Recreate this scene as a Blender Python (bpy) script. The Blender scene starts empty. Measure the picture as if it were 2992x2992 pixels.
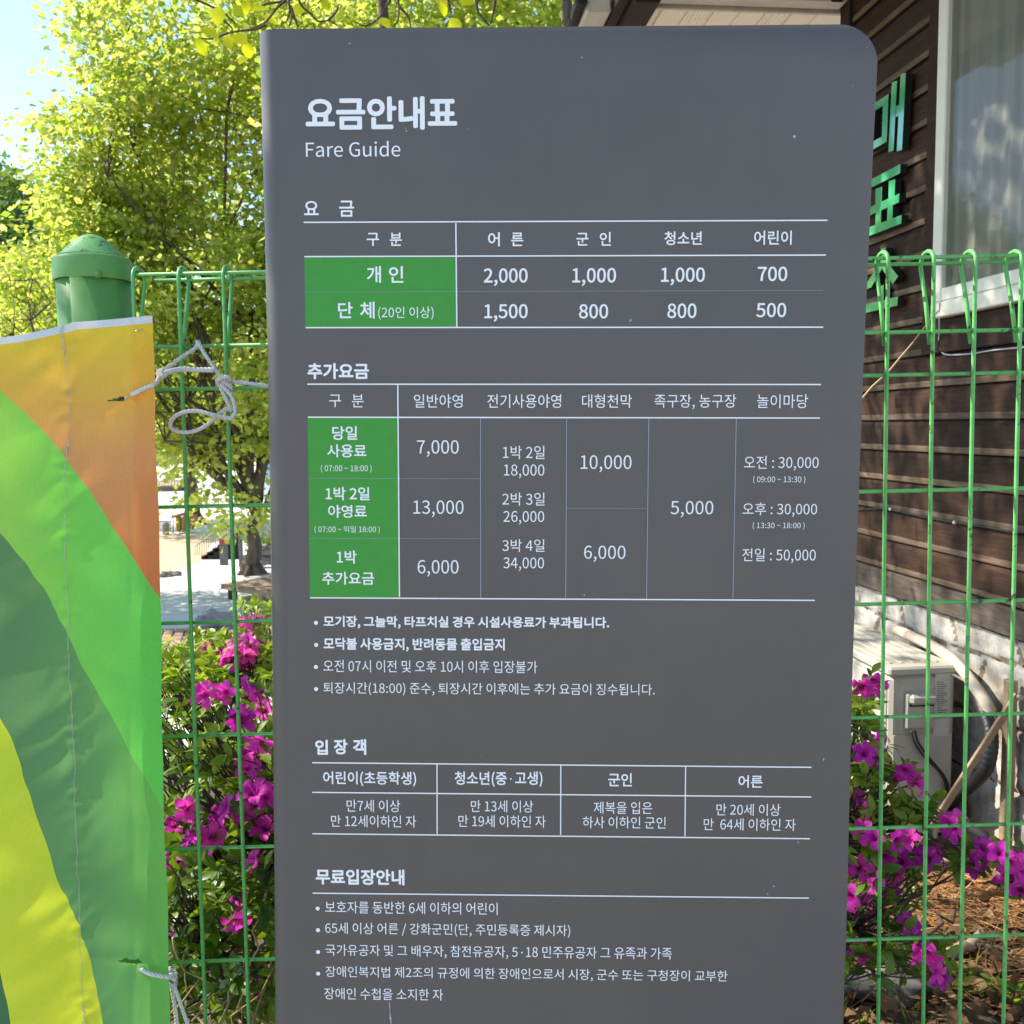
import bpy, math, random, os
import numpy as np
from mathutils import Vector, Matrix, Euler
random.seed(11)
rng = np.random.default_rng(7)
PI = math.pi
sc = bpy.context.scene
COL = sc.collection

# ------------------------------------------------------------------ camera
F = 2850.0                      # focal length in pixels of the 2992-pixel picture
CAM = Vector((0.0, 0.0, 1.55))
PITCH, ROLL = math.radians(5.1), math.radians(0.7)
fwd = Vector((0, math.cos(PITCH), -math.sin(PITCH)))
r0 = Vector((1, 0, 0)); u0 = r0.cross(fwd)
rgt = r0 * math.cos(ROLL) - u0 * math.sin(ROLL)
upv = u0 * math.cos(ROLL) + r0 * math.sin(ROLL)
cd = bpy.data.cameras.new('camera'); cam = bpy.data.objects.new('camera', cd); COL.objects.link(cam)
cam.matrix_world = Matrix(((rgt.x, upv.x, -fwd.x, CAM.x), (rgt.y, upv.y, -fwd.y, CAM.y),
                           (rgt.z, upv.z, -fwd.z, CAM.z), (0, 0, 0, 1)))
cd.sensor_width = 36; cd.lens = 36 * F / 2992; cd.clip_start = 0.05; cd.clip_end = 3000
cd.dof.use_dof = True; cd.dof.focus_distance = 1.5; cd.dof.aperture_fstop = 16
sc.camera = cam

# ------------------------------------------------------------------ sky, sun, exposure
SUN = Vector((-0.72, 0.17, 0.68)).normalized()      # towards the sun: behind the sign, on the left
wd = bpy.data.worlds.new('World'); sc.world = wd; wd.use_nodes = True
nt = wd.node_tree; bg = nt.nodes['Background']
sky = nt.nodes.new('ShaderNodeTexSky'); sky.sky_type = 'NISHITA'; sky.sun_disc = False
sky.sun_elevation = math.asin(SUN.z); sky.sun_rotation = math.atan2(SUN.x, SUN.y)
sky.air_density = 1.0; sky.dust_density = 0.2; sky.ozone_density = 1.5
nt.links.new(sky.outputs[0], bg.inputs[0]); bg.inputs[1].default_value = 0.15
sl = bpy.data.lights.new('sun', 'SUN'); sl.energy = 4.6; sl.angle = math.radians(0.5); sl.color = (1.0, 0.93, 0.82)
so = bpy.data.objects.new('sun', sl); COL.objects.link(so); so.location = (-20, 14, 25)
so.rotation_euler = SUN.to_track_quat('Z', 'Y').to_euler()
vs = sc.view_settings; vs.view_transform = 'Standard'; vs.look = 'None'; vs.gamma = 1; vs.exposure = 1.15
vs.use_curve_mapping = False
sc.render.engine = 'CYCLES'
cy = sc.cycles; cy.use_denoising = True; cy.max_bounces = 8; cy.diffuse_bounces = 4; cy.transparent_max_bounces = 8
cy.transmission_bounces = 4; cy.sample_clamp_indirect = 6; cy.caustics_reflective = False; cy.caustics_refractive = False

# ------------------------------------------------------------------ helpers
def ray(px, py):
    return fwd + rgt * ((px - 1496) / F) + upv * ((1496 - py) / F)
def at_y(px, py, Y):                                  # the point seen at a pixel, on the plane y = Y
    d = ray(px, py); return CAM + d * ((Y - CAM.y) / d.y)
def on_plane(px, py, P, n):
    d = ray(px, py); return CAM + d * ((P - CAM).dot(n) / d.dot(n))
def on_z(px, py, z):
    d = ray(px, py); return CAM + d * ((z - CAM.z) / d.z)

def lin(c):
    return tuple((v / 12.92 if v <= .04045 else ((v + .055) / 1.055) ** 2.4) for v in c)
def rgb(r, g, b):
    return lin((r / 255, g / 255, b / 255))

class NT:
    def __init__(s, name):
        s.m = bpy.data.materials.new(name); s.m.use_nodes = True; s.t = s.m.node_tree
        s.p = s.t.nodes['Principled BSDF']; s.out = s.t.nodes['Material Output']; s.co = None
    def n(s, typ, **kw):
        x = s.t.nodes.new(typ)
        for k, v in kw.items(): setattr(x, k, v)
        return x
    def l(s, a, b): s.t.links.new(a, b)
    def coord(s, scale=(1, 1, 1), which='Object'):
        if s.co is None: s.co = s.n('ShaderNodeTexCoord')
        mp = s.n('ShaderNodeMapping'); mp.inputs['Scale'].default_value = scale
        s.l(s.co.outputs[which], mp.inputs[0]); return mp.outputs[0]
    def noise(s, scale, detail=4, rough=.55, stretch=(1, 1, 1), which='Object'):
        x = s.n('ShaderNodeTexNoise'); x.inputs['Scale'].default_value = scale
        x.inputs['Detail'].default_value = detail; x.inputs['Roughness'].default_value = rough
        s.l(s.coord(stretch, which), x.inputs['Vector']); return x.outputs['Fac']
    def ramp(s, fac, stops, interp='LINEAR'):
        x = s.n('ShaderNodeValToRGB'); e = x.color_ramp.elements; x.color_ramp.interpolation = interp
        while len(e) < len(stops): e.new(.5)
        for k, (p, c) in enumerate(stops):
            e[k].position = p; e[k].color = (*c, 1) if len(c) == 3 else c
        s.l(fac, x.inputs[0]); return x.outputs[0]
    def mix(s, fac, a, b, mode='MIX'):
        x = s.n('ShaderNodeMix', data_type='RGBA', blend_type=mode)
        for sock, v in ((x.inputs[0], fac), (x.inputs[6], a), (x.inputs[7], b)):
            if hasattr(v, 'is_linked') or hasattr(v, 'links'): s.l(v, sock)
            elif isinstance(v, (int, float)): sock.default_value = v
            else: sock.default_value = (*v, 1)
        return x.outputs[2]
    def bump(s, h, strength=.3, dist=.01):
        x = s.n('ShaderNodeBump'); x.inputs['Strength'].default_value = strength; x.inputs['Distance'].default_value = dist
        s.l(h, x.inputs['Height']); s.l(x.outputs[0], s.p.inputs['Normal'])
    def base(s, v):
        if hasattr(v, 'links'): s.l(v, s.p.inputs['Base Color'])
        else: s.p.inputs['Base Color'].default_value = (*v, 1)
    def rough(s, v): s.p.inputs['Roughness'].default_value = v
    def spec(s, v): s.p.inputs['Specular IOR Level'].default_value = v

def simple(name, c, rough=.6, var=.25, scale=20, bump=0, spec=.4, metal=0, stretch=(1, 1, 1), dirt=None):
    t = NT(name)
    a = tuple(v * (1 - var) for v in c); b = tuple(min(1, v * (1 + var)) for v in c)
    nz = t.noise(scale, 5, .6, stretch)
    col = t.ramp(nz, [(.3, a), (.7, b)])
    if dirt:
        n2 = t.noise(dirt[1], 6, .65); col = t.mix(t.ramp(n2, [(dirt[2], (0, 0, 0)), (dirt[2] + .07, (1, 1, 1))]), col, dirt[0])
    t.base(col); t.rough(rough); t.spec(spec); t.p.inputs['Metallic'].default_value = metal
    if bump: t.bump(nz, bump, .01)
    return t.m

def leaf_mat(name, cols, trans=.5, rough=.45, spec=.3, tcol=None, petal=False):
    """leaves: a thin sheet that reflects and lets light through; each leaf its own tint"""
    t = NT(name); t.t.nodes.remove(t.p)
    g = t.n('ShaderNodeNewGeometry')
    k = len(cols); st = [(i / max(1, k - 1), c) for i, c in enumerate(cols)]
    col = t.ramp(g.outputs['Random Per Island'], st)
    if petal:                                   # deeper throat, veins and speckles of the blotch
        ln = t.n('ShaderNodeVectorMath', operation='LENGTH'); t.l(t.coord(), ln.inputs[0])
        col = t.mix(1.0, col, t.ramp(ln.outputs['Value'], [(.25, (.62, .30, .55)), (.62, (1, 1, 1))]), 'MULTIPLY')
        oi = t.n('ShaderNodeObjectInfo'); col = t.mix(1.0, col, t.ramp(oi.outputs['Random'], [(0, (.62, .5, .72)), (.5, (1, 1, 1)), (1, (1.25, 1.5, 1.1))]), 'MULTIPLY')
        col = t.mix(1.0, col, t.ramp(t.noise(9, 3, .6), [(.35, (.72, .6, .74)), (.6, (1.06, 1.1, 1.06))]), 'MULTIPLY')
    d = t.n('ShaderNodeBsdfPrincipled'); d.inputs['Roughness'].default_value = rough; d.inputs['Specular IOR Level'].default_value = spec
    t.l(col, d.inputs['Base Color'])
    tr = t.n('ShaderNodeBsdfTranslucent')
    tc = t.mix(1.0, col, tcol or (1.5, 1.35, .55), 'MULTIPLY')
    t.l(tc, tr.inputs[0])
    mx = t.n('ShaderNodeMixShader'); mx.inputs[0].default_value = trans
    t.l(d.outputs[0], mx.inputs[1]); t.l(tr.outputs[0], mx.inputs[2]); t.l(mx.outputs[0], t.out.inputs[0])
    return t.m

def put(o, label=None, cat=None, group=None, kind=None):
    if label: o['label'] = label
    if cat: o['category'] = cat
    if group: o['group'] = group
    if kind: o['kind'] = kind
    return o
def thing(name, label, cat, loc=(0, 0, 0), group=None):
    o = bpy.data.objects.new(name, None); COL.objects.link(o); o.location = loc
    o.empty_display_size = .1
    return put(o, label, cat, group)
def attach(o, parent):
    if parent is not None:
        o.parent = parent
        m = Matrix(); q = parent
        while q is not None:
            m = (q.matrix_parent_inverse @ q.matrix_basis if q.parent else q.matrix_basis) @ m; q = q.parent
        o.matrix_parent_inverse = m.inverted()
def mesh_obj(name, verts, faces, mat, parent=None, smooth=False, matidx=None):
    me = bpy.data.meshes.new(name)
    me.from_pydata([tuple(v) for v in verts], [], [tuple(f) for f in faces])
    for m in (mat if isinstance(mat, (list, tuple)) else [mat]): me.materials.append(m)
    if matidx is not None: me.polygons.foreach_set('material_index', list(matidx))
    if smooth: me.polygons.foreach_set('use_smooth', [True] * len(me.polygons))
    me.update()
    o = bpy.data.objects.new(name, me); COL.objects.link(o); attach(o, parent)
    return o
def np_mesh(name, V, Fc, mat, parent=None, smooth=False):
    """V (n,3) float array, Fc (m,k) int array of equal-sized faces"""
    me = bpy.data.meshes.new(name); n, (m, k) = len(V), Fc.shape
    me.vertices.add(n); me.vertices.foreach_set('co', np.ascontiguousarray(V, np.float32).ravel())
    me.loops.add(m * k); me.loops.foreach_set('vertex_index', np.ascontiguousarray(Fc, np.int32).ravel())
    me.polygons.add(m); me.polygons.foreach_set('loop_start', np.arange(0, m * k, k, dtype=np.int32))
    me.polygons.foreach_set('loop_total', np.full(m, k, np.int32))
    if smooth: me.polygons.foreach_set('use_smooth', np.ones(m, bool))
    me.materials.append(mat); me.update(calc_edges=True); me.validate()
    o = bpy.data.objects.new(name, me); COL.objects.link(o); attach(o, parent)
    return o

class MB:
    def __init__(s): s.v = []; s.f = []
    def add(s, v, f):
        k = len(s.v); s.v += [Vector(x) for x in v]; s.f += [tuple(i + k for i in q) for q in f]; return s
    def box(s, c, size, M=None, bev=0):
        hx, hy, hz = (q / 2 for q in size); c = Vector(c)
        if bev > 0:
            b = min(bev, hx * .9, hy * .9, hz * .9); v = []; idx = {}
            for sx in (-1, 1):
                for sy in (-1, 1):
                    for sz in (-1, 1):
                        for a in range(3):
                            p = [sx * (hx - b), sy * (hy - b), sz * (hz - b)]; h = (hx, hy, hz)
                            p[a] = (sx, sy, sz)[a] * h[a]; idx[(sx, sy, sz, a)] = len(v); v.append(Vector(p))
            f = []
            for a in range(3):
                o1, o2 = [q for q in range(3) if q != a]
                for sg in (-1, 1):
                    q = []
                    for (e1, e2) in ((-1, -1), (1, -1), (1, 1), (-1, 1)):
                        k = [0, 0, 0]; k[a] = sg; k[o1] = e1; k[o2] = e2; q.append(idx[(*k, a)])
                    f.append(q)
                for (e1, e2) in ((-1, -1), (1, -1), (1, 1), (-1, 1)):
                    k0 = [0, 0, 0]; k0[o1] = e1; k0[o2] = e2; k1 = k0[:]; k0[a] = -1; k1[a] = 1
                    f.append([idx[(*k0, o1)], idx[(*k1, o1)], idx[(*k1, o2)], idx[(*k0, o2)]])
            for k in [(x, y, z) for x in (-1, 1) for y in (-1, 1) for z in (-1, 1)]:
                f.append([idx[(*k, 0)], idx[(*k, 1)], idx[(*k, 2)]])
        else:
            v = [Vector((x, y, z)) for x in (-hx, hx) for y in (-hy, hy) for z in (-hz, hz)]
            f = [(0, 1, 3, 2), (4, 6, 7, 5), (0, 4, 5, 1), (2, 3, 7, 6), (0, 2, 6, 4), (1, 5, 7, 3)]
        if M is not None: v = [M @ p for p in v]
        return s.add([p + c for p in v], f)
    def tube(s, pts, r, n=8, cap=True):
        pts = [Vector(p) for p in pts]; m = len(pts)
        rr = r if isinstance(r, (list, tuple)) else [r] * m
        t0 = (pts[1] - pts[0]).normalized()
        a = t0.orthogonal().normalized(); v = []; f = []
        for i, p in enumerate(pts):
            t = (pts[min(m - 1, i + 1)] - pts[max(0, i - 1)])
            t = t.normalized() if t.length > 1e-9 else t0
            a = a - t * a.dot(t); a = a.normalized() if a.length > 1e-6 else t.orthogonal().normalized()
            b = t.cross(a)
            for k in range(n):
                w = 2 * PI * k / n; v.append(p + (a * math.cos(w) + b * math.sin(w)) * rr[i])
        for i in range(m - 1):
            for k in range(n):
                k2 = (k + 1) % n; f.append((i * n + k, i * n + k2, (i + 1) * n + k2, (i + 1) * n + k))
        if cap: f.append(tuple(range(n - 1, -1, -1))); f.append(tuple((m - 1) * n + k for k in range(n)))
        return s.add(v, f)
    def prism(s, poly, d):                          # a polygon of 3-D points pushed along d
        d = Vector(d); k = len(poly); v = [Vector(p) for p in poly] + [Vector(p) + d for p in poly]
        f = [tuple(range(k)), tuple(range(2 * k - 1, k - 1, -1))]
        f += [(i, i + k, (i + 1) % k + k, (i + 1) % k) for i in range(k)]
        return s.add(v, f)
    def lathe(s, prof, c, n=32, axis=None):
        v = []; f = []; c = Vector(c)
        for (r, z) in prof:
            for k in range(n):
                w = 2 * PI * k / n; v.append(c + Vector((r * math.cos(w), r * math.sin(w), z)))
        for i in range(len(prof) - 1):
            for k in range(n):
                k2 = (k + 1) % n; f.append((i * n + k, i * n + k2, (i + 1) * n + k2, (i + 1) * n + k))
        return s.add(v, f)
    def obj(s, name, mat, parent=None, smooth=False, auto=None):
        o = mesh_obj(name, s.v, s.f, mat, parent, smooth)
        if auto: 
            md = o.modifiers.new('edges', 'EDGE_SPLIT'); md.split_angle = math.radians(auto)
        return o

def catmull(pts, k=8):
    P = [Vector(p) for p in pts]; P = [P[0] * 2 - P[1]] + P + [P[-1] * 2 - P[-2]]; out = []
    for i in range(1, len(P) - 2):
        a, b, c, d = P[i - 1:i + 3]
        for j in range(k):
            t = j / k
            out.append(.5 * ((2 * b) + (c - a) * t + (2 * a - 5 * b + 4 * c - d) * t * t + (3 * b - a - 3 * c + d) * t ** 3))
    out.append(P[-2]); return out

def rot_frames(dirs, normals):
    """matrices whose columns are (side, along, normal)"""
    y = dirs / np.linalg.norm(dirs, axis=1, keepdims=True)
    z = normals - y * np.sum(normals * y, 1, keepdims=True); z /= (np.linalg.norm(z, axis=1, keepdims=True) + 1e-9)
    x = np.cross(y, z); return np.stack([x, y, z], 2)
def scatter(name, T, Tf, pos, M, size, mat, parent=None, smooth=False):
    V = np.einsum('nij,kj->nki', M, T) * size[:, None, None] + pos[:, None, :]
    n, k = len(pos), len(T)
    Fc = (Tf[None] + (np.arange(n) * k)[:, None, None]).reshape(-1, Tf.shape[1])
    return np_mesh(name, V.reshape(-1, 3), Fc, mat, parent, smooth)
# leaf templates: x side, y along, z up
L_FAR = np.array([(0, 0, 0), (.33, .5, .06), (0, 1, -.05), (-.33, .5, .06)], float); L_FAR_F = np.array([(0, 1, 2, 3)])
_w = [(0, .0), (.13, .2), (.2, .45), (.16, .72), (0, 1)]
L_NEAR = np.array([(0, 0, 0), (-.12, .22, .05), (0, .22, 0), (.12, .22, .05), (-.19, .5, .06), (0, .5, .01), (.19, .5, .06),
                   (-.13, .78, .0), (0, .78, -.04), (.13, .78, 0), (0, 1, -.12)], float)
L_NEAR_F = np.array([(0, 2, 1, 1), (0, 3, 2, 2), (1, 2, 5, 4), (2, 3, 6, 5), (4, 5, 8, 7), (5, 6, 9, 8), (7, 8, 10, 10), (8, 9, 10, 10)])
def tri_fix(Fq):
    out = []
    for q in Fq:
        if q[2] == q[3]: out.append(q[:3])
        else: out += [(q[0], q[1], q[2]), (q[0], q[2], q[3])]
    return np.array(out)
L_NEAR_F = tri_fix(L_NEAR_F)
L_BROAD = np.array([(0, 0, 0), (-.3, .22, .04), (0, .22, 0), (.3, .22, .04), (-.38, .5, .05), (0, .5, .01), (.38, .5, .05),
                    (-.22, .8, .0), (0, .8, -.03), (.22, .8, 0), (0, 1, -.08)], float)
def rand_unit(n):
    v = rng.normal(size=(n, 3)); return v / np.linalg.norm(v, axis=1, keepdims=True)
# ------------------------------------------------------------------ materials
M = {}
t = NT('charcoal powder coat')
g1 = t.ramp(t.noise(900, 2, .5), [(.3, (.087, .076, .071)), (.7, (.122, .108, .101))])
st = t.ramp(t.noise(5, 6, .65, (7, 1, .35)), [(.40, (.985, .985, .985)), (.75, (1.02, 1.02, 1.02))])     # faint rain streaks
du = t.ramp(t.noise(2.2, 7, .7), [(.4, (.95, .95, .95)), (.7, (1.08, 1.07, 1.05))])                   # dust film
col = t.mix(1.0, t.mix(1.0, g1, st, 'MULTIPLY'), du, 'MULTIPLY'); pk = t.ramp(t.noise(95, 2, .5), [(.795, (0, 0, 0)), (.81, (1, 1, 1))])
t.base(t.mix(pk, col, (.20, .19, .175))); t.spec(.5); t.bump(t.noise(1400, 2, .5), .12, .001)
rr_ = t.ramp(t.noise(3, 6, .7), [(.3, (.36, .36, .36)), (.7, (.50, .50, .50))]); t.l(rr_, t.p.inputs['Roughness']); M['charcoal'] = t.m
M['vinyl'] = simple('pale vinyl', (.88, .88, .88), .5, .03, 40)
M['thinvinyl'] = simple('grey vinyl rule', (.32, .34, .38), .5, .03, 40)
M['greencell'] = simple('green vinyl', (.046, .30, .034), .45, .04, 60)
M['speck'] = simple('dried droppings', (.45, .44, .40), .8, .3, 300)

# ------------------------------------------------------------------ ground, slope and lot below (the setting)
def sstep(a, b, x):
    t = np.clip((x - a) / (b - a), 0, 1); return t * t * (3 - 2 * t)
def gz(x, y):
    x = np.asarray(x, float); y = np.asarray(y, float)
    sh = 4.5 * sstep(.2, 1.2, x) * (1 - sstep(9, 14, x))
    return -3.0 * sstep(4.4, 16.5, y - sh * .9)
def ground_grid(name, xs, ys, dz, mat, bumpy=0.0):
    X, Y = np.meshgrid(xs, ys); Z = gz(X, Y) + dz
    if bumpy: Z = Z + bumpy * (np.sin(X * 5.1 + 2 * np.sin(Y * 3.3)) * np.cos(Y * 4.7 + X) + .6 * np.sin(X * 13 + Y * 9)) * (Y > 1.9) * (Y < 8)
    V = np.stack([X, Y, Z], -1).reshape(-1, 3); nx, ny = len(xs), len(ys)
    i = np.arange((ny - 1) * (nx - 1)); r, c = i // (nx - 1), i % (nx - 1); a = r * nx + c
    return np_mesh(name, V, np.stack([a, a + 1, a + nx + 1, a + nx], 1), mat, None, True)
t = NT('earth')
t.base(t.ramp(t.noise(6, 8, .7), [(.3, (.05, .034, .02)), (.55, (.11, .078, .048)), (.75, (.19, .14, .09))])); t.rough(.95); t.bump(t.noise(30, 6, .7), .6, .02)
xs = np.concatenate([[-900, -300, -120, -60, -40, -25], np.arange(-14, 14.01, .25), [25, 40, 60, 120, 300, 900]])
ys = np.concatenate([[-60, -25, -10, -4], np.arange(-2, 20.01, .25), [24, 30, 40, 60, 100, 200, 500, 1500]])
put(ground_grid('ground', xs, ys, 0.0, t.m, .012), kind='structure', label='brown earth ground sloping down behind the fence')
t = NT('paving')
br = t.n('ShaderNodeTexBrick'); br.inputs['Scale'].default_value = 5; br.inputs['Color1'].default_value = (.36, .33, .29, 1); br.inputs['Color2'].default_value = (.30, .27, .24, 1)
br.inputs['Mortar'].default_value = (.16, .15, .13, 1); t.l(t.coord(), br.inputs['Vector']); t.base(br.outputs[0]); t.rough(.9)
put(ground_grid('pavement', np.linspace(-14, 14, 8), np.linspace(-14, 1.5, 8), .004, t.m), kind='structure', label='grey block pavement in front of the sign')
t = NT('pale sand')
t.base(t.ramp(t.noise(1.3, 9, .7), [(.3, (.52, .50, .46)), (.6, (.66, .63, .58)), (.8, (.74, .71, .66))])); t.rough(.95); t.bump(t.noise(12, 6, .7), .5, .03)
put(ground_grid('sand_lot', np.array([-120, -70, -40, -20, -10, 0, 10, 20, 40, 70, 120.]), np.array([16.7, 20, 25, 30, 40, 60, 90, 140.]), .004, t.m), kind='structure', label='pale sandy lot below the slope')
refl = ground_grid('reflector', np.linspace(-2.5, 4.2, 28), np.linspace(4.45, 10.5, 25), .006, t.m); put(refl, kind='structure', label='pale terrace sheet added to light the soffit from below')  # unseen pale ground, added to bounce sunlight up to the porch soffit
t = NT('tan earth')
t.base(t.ramp(t.noise(.9, 9, .7), [(.3, (.42, .29, .17)), (.7, (.60, .45, .30))])); t.rough(.95)
# a tan earth path that climbs to the right of the lot
pp = [on_z(x, y, -2.96) for x, y in ((300, 1705), (480, 1665), (540, 1655), (600, 1632), (605, 1600), (640, 1560), (520, 1560), (300, 1565))]
put(mesh_obj('path', [(p.x, p.y, -2.988) for p in pp], [tuple(range(len(pp)))], t.m), kind='structure', label='tan earth path across the lot')

# ------------------------------------------------------------------ the fare sign
dx = (rgt * .9998 - upv * .0021 - fwd * .0201).normalized()
dn = (rgt * -.0056 - upv * .9965 + fwd * .0836).normalized()
ey = (-dn + dx * dn.dot(dx)).normalized(); ex = dx; ez = ex.cross(ey).normalized()     # ez looks at the camera
SO = CAM + ray(1650, 1500) * 1.45
def sp(px, py):                                        # sign-plane coordinates of a pixel
    q = on_plane(px, py, SO, ez) - SO; return Vector((q.dot(ex), q.dot(ey)))
hb = -(SO.z) / ey.z                                    # height of the ground line in sign coordinates
sign = thing('fare_sign', 'tall charcoal fare guide sign panel with white Korean price tables and green cells', 'sign')
base_c = sp(1620, 2900).x
SM = Matrix(((ex.x, ey.x, ez.x, 0), (ex.y, ey.y, ez.y, 0), (ex.z, ey.z, ez.z, 0), (0, 0, 0, 1)))
org = SO + ex * base_c + ey * hb
sign.matrix_world = Matrix.Translation(org) @ SM
def sl_(p, z=0.0): return Vector((p.x - base_c, p.y - hb, z))        # into the sign's own space
def child(o): o.parent = sign; o.matrix_parent_inverse = Matrix(); return o

# panel: loft a bull-nosed section between left and right outlines
Lp = [(746, 88), (758, 540), (770, 1010), (785, 1966), (791.5, 2666), (793.5, 2992)]
Rp = [(2567, 150), (2548, 540), (2526, 1026), (2492, 1966), (2476, 2666), (2465, 2992)]
Ls = [sp(*p) for p in Lp]; Rs = [sp(*p) for p in Rp]
topL, topR = sp(752, 82), sp(2440, 74)
def interp(S, y):
    ys_ = [p.y for p in S][::-1]; xs_ = [p.x for p in S][::-1]
    if y < ys_[0]: 
        k = (xs_[1] - xs_[0]) / (ys_[1] - ys_[0]); return xs_[0] + k * .5 * (y - ys_[0])
    return float(np.interp(y, ys_, xs_))
yt = (topL.y + topR.y) / 2
rcorner = sp(2440, 74).y - sp(2567, 190).y
ycs = [hb] + list(np.linspace(hb + .05, yt - rcorner - .002, 40))
ycs += [yt - rcorner * (1 - math.sin(a)) for a in np.linspace(.06, PI / 2 - .03, 14)] + [yt - .0004]
TH, RB = .105, .026
def section(y):
    xl = interp(Ls, y); xr = interp(Rs, y)
    d = y - (yt - rcorner)
    if d > 0: xr = xr - rcorner * (1 - math.sqrt(max(0, 1 - min(1, d / rcorner) ** 2)))
    b = .0022
    # soft edge towards the top
    e = max(0, y - (yt - .003)); back = .0
    s = [Vector((xl + .004, -TH)), Vector((xl, -TH + .004))]
    for k in range(11):
        a = k / 10 * PI / 2
        s.append(Vector((xl + RB - RB * math.cos(a), -RB + RB * math.sin(a))))
    s += [Vector((xr - b, 0)), Vector((xr - b * .3, -b * .3)), Vector((xr, -b)), Vector((xr, -TH + .004)), Vector((xr - .004, -TH))]
    return s
V = []; Fq = []; k = None
for y in ycs:
    s = section(y)
    if k is None: k = len(s)
    inset = .0018 if y == ycs[-1] else 0
    for q in s:
        z = q.y - (inset if q.y > -.03 else 0)
        V.append(sl_(Vector((q.x, y)), z))
for i in range(len(ycs) - 1):
    for j in range(k):
        j2 = (j + 1) % k; Fq.append((i * k + j, i * k + j2, (i + 1) * k + j2, (i + 1) * k + j))
Fq.append(tuple((len(ycs) - 1) * k + j for j in range(k))); Fq.append(tuple(range(k - 1, -1, -1)))
panel = child(mesh_obj('panel', V, Fq, M['charcoal'], None, True))
md = panel.modifiers.new('edges', 'EDGE_SPLIT'); md.split_angle = math.radians(40)

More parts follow.
